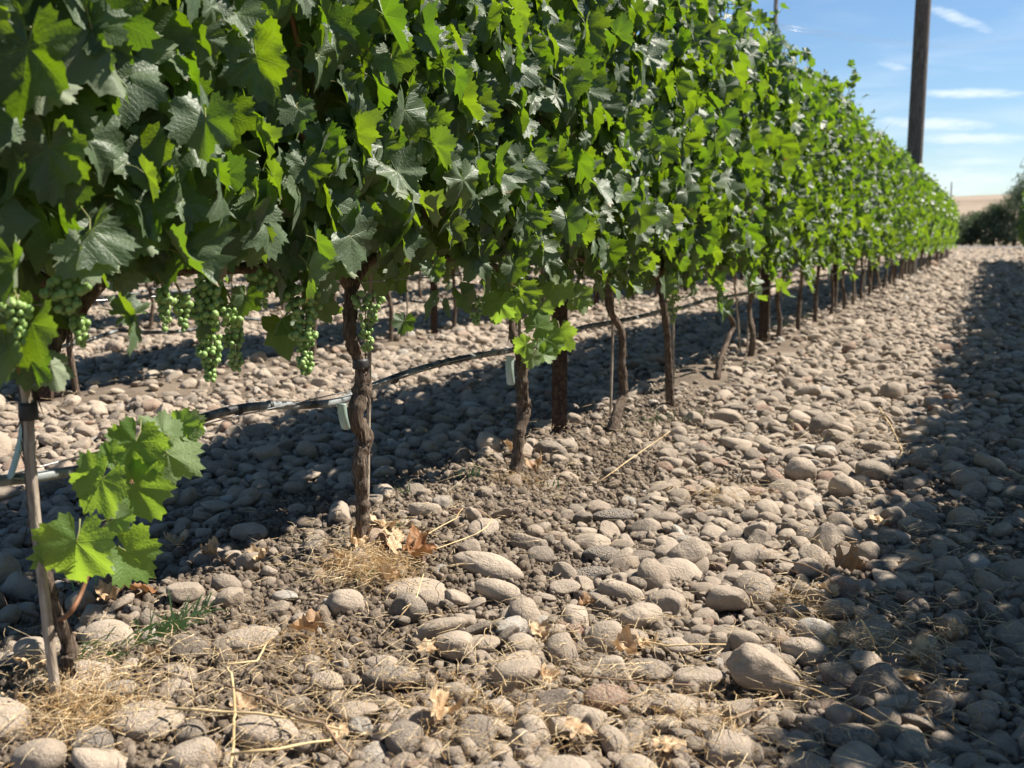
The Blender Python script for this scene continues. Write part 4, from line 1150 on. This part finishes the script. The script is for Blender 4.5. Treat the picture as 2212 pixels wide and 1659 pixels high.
ROT = np.stack([rg.normal(0, .32, N), rg.normal(0, .32, N), rg.uniform(0, 6.283, N)], 1)
px_, py_, pd = project(np.stack([SX, SY, SZ], 1))
inview = (px_ > 5) & (px_ < PW-5) & (py_ < PH-5) & (py_ > 520) & (pd > .5)
score = np.where(inview, SR/pd, 0)
pick = np.argsort(-score)[:255]
pickset = np.zeros(N, bool); pickset[pick] = True
LAND = [(h[0], h[1], h[4]) for h in HERO]
short = {'large angular': 'the large angular boulder', 'large smooth oval': 'the large oval stone', 'large egg': 'the egg shaped stone', 'flat wide': 'the flat wide stone', 'long smooth boulder': 'the long smooth boulder',
  'grey knobbly': 'the grey knobbly stone', 'long saddle': 'the saddle shaped stone', 'heavy blocky': 'the heavy blocky stone', 'dark smooth dome': 'the dark domed stone', 'round stone with': 'the stone left of the stake', 'pitted lava': 'the pitted lava stone',
  'pale domed': 'the pale domed stone', 'square cornered': 'the square cornered block', 'round dark stone half': 'the half shaded round stone', 'leaning rounded': 'the leaning stone', 'wide domed': 'the wide domed stone',
  'long rough': 'the long rough stone', 'bluish': 'the bluish grey stone', 'lumpy': 'the lumpy stone', 'upright rounded': 'the upright rounded stone', 'dark upright': 'the dark upright stone', 'brown slab': 'the brown stone slab',
  'pointed stone': 'the pointed shaded stone', 'tall pale': 'the sun flecked stone', 'large smooth stone in the bottom': 'the large shaded stone', 'small pale dome': 'the small pale dome', 'low broad': 'the half buried stone'}
LM = [(h[0], h[1], v) for h in HERO for k_, v in short.items() if h[4].startswith(k_)]
LM += [(780, 1165, 'the second vine foot'), (1118, 1020, 'the third vine foot'), (1325, 925, 'the fourth vine foot'), (125, 1530, 'the first stake foot'), (1205, 950, 'the first rusty post')]
used = {}
for i in pick:
    x, y = px_[i], py_[i]
    d2 = [(x-a)**2+((y-b_)*1.4)**2 for a, b_, _ in LM]; j = int(np.argmin(d2)); dx, dy = x-LM[j][0], y-LM[j][1]
    far_ = math.sqrt(d2[j]); side = ('right of' if dx > 0 else 'left of') if abs(dx) > abs(dy)*1.3 else ('behind' if dy < 0 else 'in front of')
    size = 'large' if SR[i] > .05 else ('medium' if SR[i] > .034 else 'small')
    base = f"{size} {SHAPEWORD[SSH[i]]} cobble {'just ' if far_ < 75 else ('' if far_ < 150 else 'further ')}{side} {LM[j][2]}"
    used.setdefault(base, []).append(i)
for base, idx in used.items():
    idx.sort(key=lambda i: px_[i])
    for n_, i in enumerate(idx):
        lab = base if len(idx) == 1 else (f"{base}, {'left' if n_ == 0 else 'right'} of two" if len(idx) == 2 else f"{base}, {ordn(n_)} from left")
        o = link('cobble', STONES[SSH[i]])
        o.location = (SX[i], SY[i], SZ[i]); o.rotation_euler = ROT[i]; o.scale = (SR[i]*1.12,)*3
        tag(o, lab, 'cobble', 'loose river cobbles covering the ground')
        

def instancer(name, P, rot, scl, idx, protos, label=None):
    """one object of kind stuff: geometry nodes set shared meshes on its points"""
    me = bpy.data.meshes.new(name); me.vertices.add(len(P)); me.vertices.foreach_set('co', np.asarray(P, np.float32).ravel())
    a = me.attributes.new('rot', 'FLOAT_VECTOR', 'POINT'); a.data.foreach_set('vector', np.asarray(rot, np.float32).ravel())
    a = me.attributes.new('scl', 'FLOAT_VECTOR', 'POINT'); a.data.foreach_set('vector', np.asarray(scl, np.float32).ravel())
    a = me.attributes.new('idx', 'INT', 'POINT'); a.data.foreach_set('value', np.asarray(idx, np.int32))
    o = link(name, me); tag(o, label, kind='stuff')
    col = bpy.data.collections.new(name+'_shapes')
    for k, p in enumerate(protos):
        col.objects.link(bpy.data.objects.new(f'{name}_shape_{k:02d}', p))
    ng = bpy.data.node_groups.new(name, 'GeometryNodeTree')
    ng.interface.new_socket('Geometry', in_out='INPUT', socket_type='NodeSocketGeometry')
    ng.interface.new_socket('Geometry', in_out='OUTPUT', socket_type='NodeSocketGeometry')
    n, l = ng.nodes, ng.links
    gi, go = n.new('NodeGroupInput'), n.new('NodeGroupOutput')
    ci = n.new('GeometryNodeCollectionInfo'); ci.inputs[0].default_value = col
    ci.inputs['Separate Children'].default_value = True; ci.inputs['Reset Children'].default_value = True
    m2p = n.new('GeometryNodeMeshToPoints')
    ip = n.new('GeometryNodeInstanceOnPoints'); ip.inputs['Pick Instance'].default_value = True
    def na(nm, t):
        q = n.new('GeometryNodeInputNamedAttribute'); q.data_type = t; q.inputs[0].default_value = nm; return q.outputs[0]
    l.new(gi.outputs[0], m2p.inputs[0]); l.new(m2p.outputs[0], ip.inputs['Points'])
    l.new(ci.outputs[0], ip.inputs['Instance']); l.new(na('idx', 'INT'), ip.inputs['Instance Index'])
    e2r = n.new('FunctionNodeEulerToRotation'); l.new(na('rot', 'FLOAT_VECTOR'), e2r.inputs[0]); l.new(e2r.outputs[0], ip.inputs['Rotation'])
    l.new(na('scl', 'FLOAT_VECTOR'), ip.inputs['Scale'])
    l.new(ip.outputs[0], go.inputs[0])
    md = o.modifiers.new('scatter', 'NODES'); md.node_group = ng
    return o
rest = ~pickset
nearm = rest & (SY < 9); farm = rest & (SY >= 9)
for nm, mk, pr in (('river_cobbles', nearm, STONES), ('distant_cobbles', farm, LOWSTONES)):
    sc = np.repeat(SR[mk][:, None]*1.12, 3, 1)*rg.uniform(.9, 1.1, (mk.sum(), 3))
    instancer(nm, np.stack([SX, SY, SZ], 1)[mk], ROT[mk], sc, SSH[mk], pr)
X, Y, rgh_ = grid_points(-9, 10, 50, 118, 1.1, 77)
rh = .07*np.exp(rgh_.normal(0, .45, len(X)))
instancer('headland_stones', np.stack([X, Y, gh(X, Y)+rh*.1], 1), rgh_.normal(0, .4, (len(X), 3)), np.repeat(rh[:, None], 3, 1)*np.array([1.3, 1, .8]), rgh_.integers(0, len(SHAPES), len(X)), LOWSTONES)
# pebbles and clods of earth
X, Y, r_, rg2 = layer(-3.6, 1.6, .9, 6, .024, 8, .0085, .42, .30)
Z = gh(X, Y)+(fbm(X*11, Y*11, 3, 71)-.5)*.03+r_*.3
instancer('small_pebbles', np.stack([X, Y, Z], 1), rg2.uniform(0, 6.28, (len(X), 3)), np.repeat(r_[:, None], 3, 1), rg2.integers(0, 6, len(X)), PEBBLES)
X, Y, rg2 = grid_points(-3.4, 1.5, .9, 5.5, .0145, 12)
k = wedge(X, Y) & (rg2.random(len(X)) < soil_mask(X, Y)*.9+.12); X, Y = X[k], Y[k]
r_ = .0058*np.exp(rg2.normal(0, .5, len(X)))
Z = gh(X, Y)+(fbm(X*11, Y*11, 3, 71)-.5)*.03+(fbm(X*38, Y*38, 2, 75)-.5)*.012+r_*.3
instancer('soil_clods', np.stack([X, Y, Z], 1), rg2.uniform(0, 6.28, (len(X), 3)), np.repeat(r_[:, None], 3, 1), rg2.integers(0, 6, len(X)), CLODS)

# ------------------------------------------------------------------ straw, dry leaves, weeds
def straw_proto(seed, bend=.15, r=.010):
    rg = np.random.default_rng(seed)
    P = [(-.5, 0, 0), (-.15, rg.normal(0, bend*.4), rg.uniform(0, bend*.5)), (.2, rg.normal(0, bend*.5), rg.uniform(0, bend)), (.5, rg.normal(0, bend), rg.uniform(-.05, bend))]
    return tube('straw_shape', P, lerp_list([r, r*.9, r*.5], len(P)), M_FINESTRAW, 4)
STRAWS = [straw_proto(s, .03+.05*(s % 3), .008+.005*(s % 2)) for s in range(7)]
rg = np.random.default_rng(99)
cl = [(ground_hit(x, y), n, sp) for x, y, n, sp in ((620, 1580, 130, .16), (1010, 1590, 150, .22), (560, 1460, 70, .12), (800, 1260, 190, .10), (180, 1545, 170, .10), (1700, 1320, 60, .06), (1880, 1420, 160, .12), (1480, 1590, 130, .2),
     (1360, 1380, 40, .1), (1120, 1420, 60, .14), (1250, 1480, 60, .12), (900, 1560, 110, .2), (2050, 1500, 150, .25), (2100, 1300, 130, .3), (2050, 1150, 120, .35), (1600, 1600, 120, .2), (1140, 1040, 110, .16), (1330, 960, 120, .25), (1000, 1130, 60, .2), (1560, 1090, 90, .12), (700, 1200, 60, .1), (300, 1430, 60, .1), (1900, 960, 120, .25), (400, 1600, 90, .2), (60, 1500, 80, .12), (820, 1190, 60, .1))]
PX, PY = [], []
for c, n, sp in cl:
    n = int(n*1.25); PX.append(c.x+rg.normal(0, sp, n)); PY.append(c.y+rg.normal(0, sp, n))
X, Y, rg3 = grid_points(-8, 1.6, .9, 12, .16, 19); k = wedge(X, Y); PX.append(X[k]); PY.append(Y[k])
X = np.concatenate(PX); Y = np.concatenate(PY); n = len(X)
L = rg.uniform(.02, .075, n)*np.where(rg.random(n) < .10, 2.2, 1)
Z = gh(X, Y)+rg.uniform(.024, .062, n)
instancer('scattered_straw', np.stack([X, Y, Z], 1), np.stack([rg.normal(0, .3, n), rg.normal(0, .22, n), rg.uniform(0, 6.28, n)], 1), np.stack([L, np.full(n, .075), np.full(n, .075)], 1), rg.integers(0, 7, n), STRAWS)
# matted fine dead grass in tufts
M_MAT = simple('dead_grass', (.56, .38, .18), .7, .25, (.36, .22, .10), 9)
MATS = [straw_proto(30+s, .9, .02) for s in range(6)]
for q in MATS: q.materials.clear(); q.materials.append(M_MAT)
X, Y = [], []
for c, n, sp in ((ground_hit(805, 1245), 1000, .06), (ground_hit(180, 1555), 700, .07), (ground_hit(640, 1420), 200, .07), (ground_hit(1010, 1570), 260, .10), (ground_hit(1860, 1410), 260, .08), (ground_hit(1120, 1050), 160, .07), (ground_hit(1540, 1600), 220, .10), (ground_hit(1700, 1330), 110, .035), (ground_hit(1560, 1090), 110, .06), (ground_hit(2090, 1560), 240, .16), (ground_hit(2000, 1250), 200, .2), (ground_hit(700, 1620), 240, .14), (ground_hit(1260, 1600), 200, .12)):
    X.append(c.x+rg.normal(0, sp, n)); Y.append(c.y+rg.normal(0, sp, n))
X, Y = np.concatenate(X), np.concatenate(Y); n = len(X); L = rg.uniform(.010, .034, n)
instancer('matted_dead_grass', np.stack([X, Y, gh(X, Y)+rg.uniform(.012, .05, n)], 1), rg.uniform(0, 6.28, (n, 3)), np.repeat(L[:, None], 3, 1), rg.integers(0, 6, n), MATS)

def ground_stick(pp, r, m, lab, lift, nm='dry_stem', cat='dry stem'):
    P = []
    for (x, y), h in zip(pp, lift):
        q = ground_hit(x, y); e = Vector((0, 0, EYE)); dirn = (e-q).normalized(); q = q+dirn*(h/dirn.z); P.append(q)
    base = P[0].copy(); P = [p-base for p in P]
    PP = []
    for a, b_ in zip(P[:-1], P[1:]): PP += [a, a.lerp(b_, .5)+Vector((random.gauss(0, .0015), random.gauss(0, .0015), random.gauss(0, .0015)))]
    PP.append(P[-1])
    rr = [r*(1.25 if k % 2 == 0 and 0 < k < len(PP)-1 else 1)*(1-.3*k/len(PP)) for k in range(len(PP))]
    tag(link(nm, tube(nm, PP, rr, m, 7), loc=base), lab, cat, 'loose dry stems and twigs')
STEMS = [([(497, 1659), (505, 1560), (508, 1545), (500, 1455), (490, 1440)], .0028, M_STRAW, 'thick straw standing up the frame at lower left with a kink', (.03, .05, .055, .06, .06)),
    ([(490, 1435), (555, 1428), (575, 1390), (593, 1375)], .0022, M_STRAW, 'short bent straw above the kinked one', (.06, .05, .06, .07)),
    ([(357, 1529), (480, 1538), (560, 1541), (650, 1556), (738, 1576)], .0026, M_STRAW, 'long straight straw lying across the large stones at lower left', (.05, .055, .06, .05, .045)),
    ([(500, 1630), (560, 1622), (640, 1610), (715, 1599)], .0028, M_STRAW, 'pale straw resting on the egg shaped stone', (.05, .07, .06, .05)),
    ([(490, 1480), (570, 1510), (640, 1550), (700, 1563), (740, 1620), (760, 1640)], .0024, M_TWIG, 'long brown twig running down from the kinked straw', (.06, .06, .06, .05, .05, .04)),
    ([(862, 1335), (900, 1290), (915, 1240)], .0018, M_STRAW, 'thin straw behind the low broad stone', (.03, .05, .06)),
    ([(870, 1180), (930, 1150), (985, 1120), (1000, 1098)], .0020, M_STRAW, 'pale bent straw at the right of the second vine foot', (.03, .04, .05, .05)),
    ([(900, 1200), (1000, 1165), (1050, 1140), (1062, 1120), (1040, 1105)], .0018, M_STRAW, 'hooked straw right of the pale bent straw', (.03, .04, .05, .06, .06)),
    ([(1345, 1385), (1400, 1387), (1440, 1395), (1568, 1392)], .0022, M_STRAW, 'level straw across the stones in the middle', (.04, .05, .05, .04)),
    ([(1260, 1462), (1330, 1468), (1400, 1475), (1500, 1480)], .0018, M_TWIG, 'dark thin twig lying level above the dark domed stone', (.05, .06, .05, .05)),
    ([(1295, 1040), (1350, 1000), (1400, 965), (1450, 930)], .0022, M_STRAW, 'pale forked straw beyond the first rusty post', (.03, .04, .05, .04)),
    ([(1685, 1208), (1740, 1220), (1790, 1245), (1800, 1262)], .0022, M_TWIG, 'brown bent stem by the shadow edge', (.04, .06, .06, .04)),
    ([(1860, 1340), (1885, 1380), (1900, 1410)], .0022, M_STRAW, 'upright split straw in the tuft in the shade', (.12, .07, .03)),
    ([(1565, 1560), (1640, 1530), (1680, 1500)], .0030, M_TWIG, 'thick grey stick leaning below the angular boulder', (.03, .04, .06)),
    ([(1640, 1455), (1760, 1490), (1900, 1560), (2040, 1600)], .0016, M_STRAW, 'very long thin straw crossing the shade at lower right', (.05, .05, .05, .05)),
    ([(2050, 960), (2130, 990), (2212, 1030)], .002, M_STRAW, 'long pale straw in the upper right shade', (.04, .05, .05)),
    ([(1900, 880), (1925, 920), (1950, 975), (1935, 1000)], .0034, M_STRAW, 'curved pale root lying at the shade edge up the lane', (.05, .04, .04, .03)),
    ([(1290, 820), (1310, 800), (1345, 770)], .003, M_STAKE, 'grey stick lying in the shade behind the fourth vine', (.03, .1, .2))]
for pp, r, m, lab, lf in STEMS: ground_stick(pp, r, m, lab, lf)

def dry_leaf(px, py, wpx, k, lab, rot, tilt=.4, z=.028):
    wpx *= 1.35; tilt *= .6
    P = ground_hit(px, py); d = (P-Vector((0, 0, EYE))).dot(VIEW_F); s = wpx*d/PF/1.5
    o = link('fallen_leaf', DEADLEAF[k % len(DEADLEAF)], loc=(P.x, P.y, P.z+z+s*.15)); o.scale = (s,)*3
    o.rotation_euler = (tilt, random.uniform(-.4, .4), rot)
    tag(o, lab, 'dry leaf', 'fallen dry vine leaves')
for k, (px, py, w, lab) in enumerate(((300, 1300, 55, 'crumpled pale brown leaf at the shade edge right of the first vine'), (675, 1392, 60, 'curled tan leaf above the left foreground stones'), (955, 1575, 75, 'large crumpled tan leaf near the bottom centre'),
        (1168, 1398, 40, 'small flat orange brown leaf against an oval stone'), (1345, 1435, 52, 'pale papery leaf by the low stone'), (235, 1320, 48, 'dark brown leaf in the shade near the first vine'), (830, 1160, 55, 'brown leaf at the foot of the second vine'),
        (850, 1180, 48, 'curled orange leaf right of the second vine foot'), (900, 1225, 60, 'tan leaf heap left of the long smooth boulder'), (1830, 1255, 60, 'bright orange brown leaf at the shadow edge'), (1790, 1310, 42, 'pale leaf below the bright orange leaf'),
        (1790, 1430, 42, 'yellow green spotted leaf by the shadow edge'), (1640, 1220, 22, 'tiny yellow leaf between the domed stones'), (1900, 1150, 40, 'reddish leaf in the shade beside the lane'), (730, 1610, 40, 'small brown leaf among straw at the bottom'),
        (380, 1200, 45, 'brown leaf in the deep shade under the sucker'), (460, 1220, 40, 'second brown leaf in the deep shade under the sucker'), (520, 1560, 48, 'torn leaf tucked beside the egg shaped stone'), (1180, 1500, 40, 'dry leaf between the blocky stone and the dome'),
        (1400, 1430, 46, 'crinkled leaf lying on the broad low stone'), (1250, 1620, 60, 'dry leaf at the bottom edge right of centre'), (1440, 1650, 60, 'brown leaf at the very bottom edge'), (2000, 1450, 60, 'grey leaf in the right hand shade'), (2070, 1400, 40, 'small leaf in a fleck of sun on the right'),
        (1110, 990, 40, 'brown leaf behind the third vine foot'), (1160, 1030, 36, 'leaf scrap in front of the third vine foot'), (560, 1230, 36, 'leaf scrap in the shade left of the second vine'), (1950, 1500, 55, 'folded leaf in the straw at lower right'), (930, 1430, 45, 'rumpled leaf above the saddle shaped stone'), (1270, 1330, 30, 'leaf scrap in the middle of the lane'),
        (770, 1195, 50, 'dark brown leaf leaning on the second vine foot'), (870, 1215, 56, 'large brown crumpled leaf right of the dead grass tuft'), (905, 1190, 40, 'rust coloured leaf scrap behind the crumpled brown leaf'), (840, 1275, 44, 'tan leaf in the lower part of the dead grass tuft'), (745, 1230, 36, 'small leaf left of the dead grass tuft'), (60, 1460, 55, 'pale curled leaf left of the first stake'), (20, 1560, 50, 'leaf at the left edge in front of the first stake'), (330, 1450, 34, 'leaf scrap below the green grass'))):
    dry_leaf(px, py, w, k, lab, random.uniform(0, 6.28), random.uniform(-.5, .6))

# green grass
def blades(name, pts, lab):
    V, F = [], []
    rg = np.random.default_rng(len(pts))
    for (px, py, ang, ln, n, sp) in pts:
        P0 = ground_hit(px, py); d = (P0-Vector((0, 0, EYE))).dot(VIEW_F)
        for _ in range(n):
            a = R(ang+rg.normal(0, 38)); L = ln*d/PF*rg.uniform(.3, 1.05)
            dr = (VIEW_R*math.sin(a)+VIEW_U*math.cos(a)).normalized(); w = rg.uniform(.0010, .0022)
            b = P0+Vector((rg.normal(0, sp), rg.normal(0, sp), .02)); sd = dr.cross(VIEW_F).normalized()*w
            ds = [b, b+dr*L*.4+Vector((0, 0, L*.15)), b+dr*L*.8+Vector((0, 0, L*.16)), b+dr*L+Vector((0, 0, L*.05))]
            o = len(V)
            for q, f in zip(ds, (1, 1, .7, .1)): V += [tuple(q-sd*f), tuple(q+sd*f)]
            F += [(o, o+1, o+3, o+2), (o+2, o+3, o+5, o+4), (o+4, o+5, o+7, o+6)]
    tag(link(name, new_mesh(name, V, F, mats=[M_GRASS])), lab, kind='stuff')
blades('green_grass', [(200, 1420, 95, 60, 14, .015), (300, 1400, 80, 70, 22, .02), (345, 1390, 60, 60, 22, .018), (375, 1370, 10, 50, 16, .012), (385, 1375, 40, 80, 18, .012), (430, 1345, 50, 55, 14, .012), (180, 1460, 40, 60, 10, .01), (230, 1430, 110, 50, 12, .015),
    (190, 1300, 20, 60, 6, .02), (80, 1260, 10, 60, 6, .03), (875, 1075, 0, 24, 8, .02), (1015, 1040, 10, 26, 12, .02), (860, 1150, -10, 26, 8, .01), (1420, 915, 0, 20, 30, .06), (1195, 1060, 0, 16, 10, .02), (800, 1260, 10, 20, 8, .02), (1510, 900, 0, 14, 14, .06), (1700, 710, 0, 18, 14, .05), (1740, 690, 0, 16, 14, .05), (1620, 800, 0, 16, 12, .05)],
    'short green grass and weed seedlings at the foot of the vines')
print('objects', len(bpy.data.objects), 'stones', N)
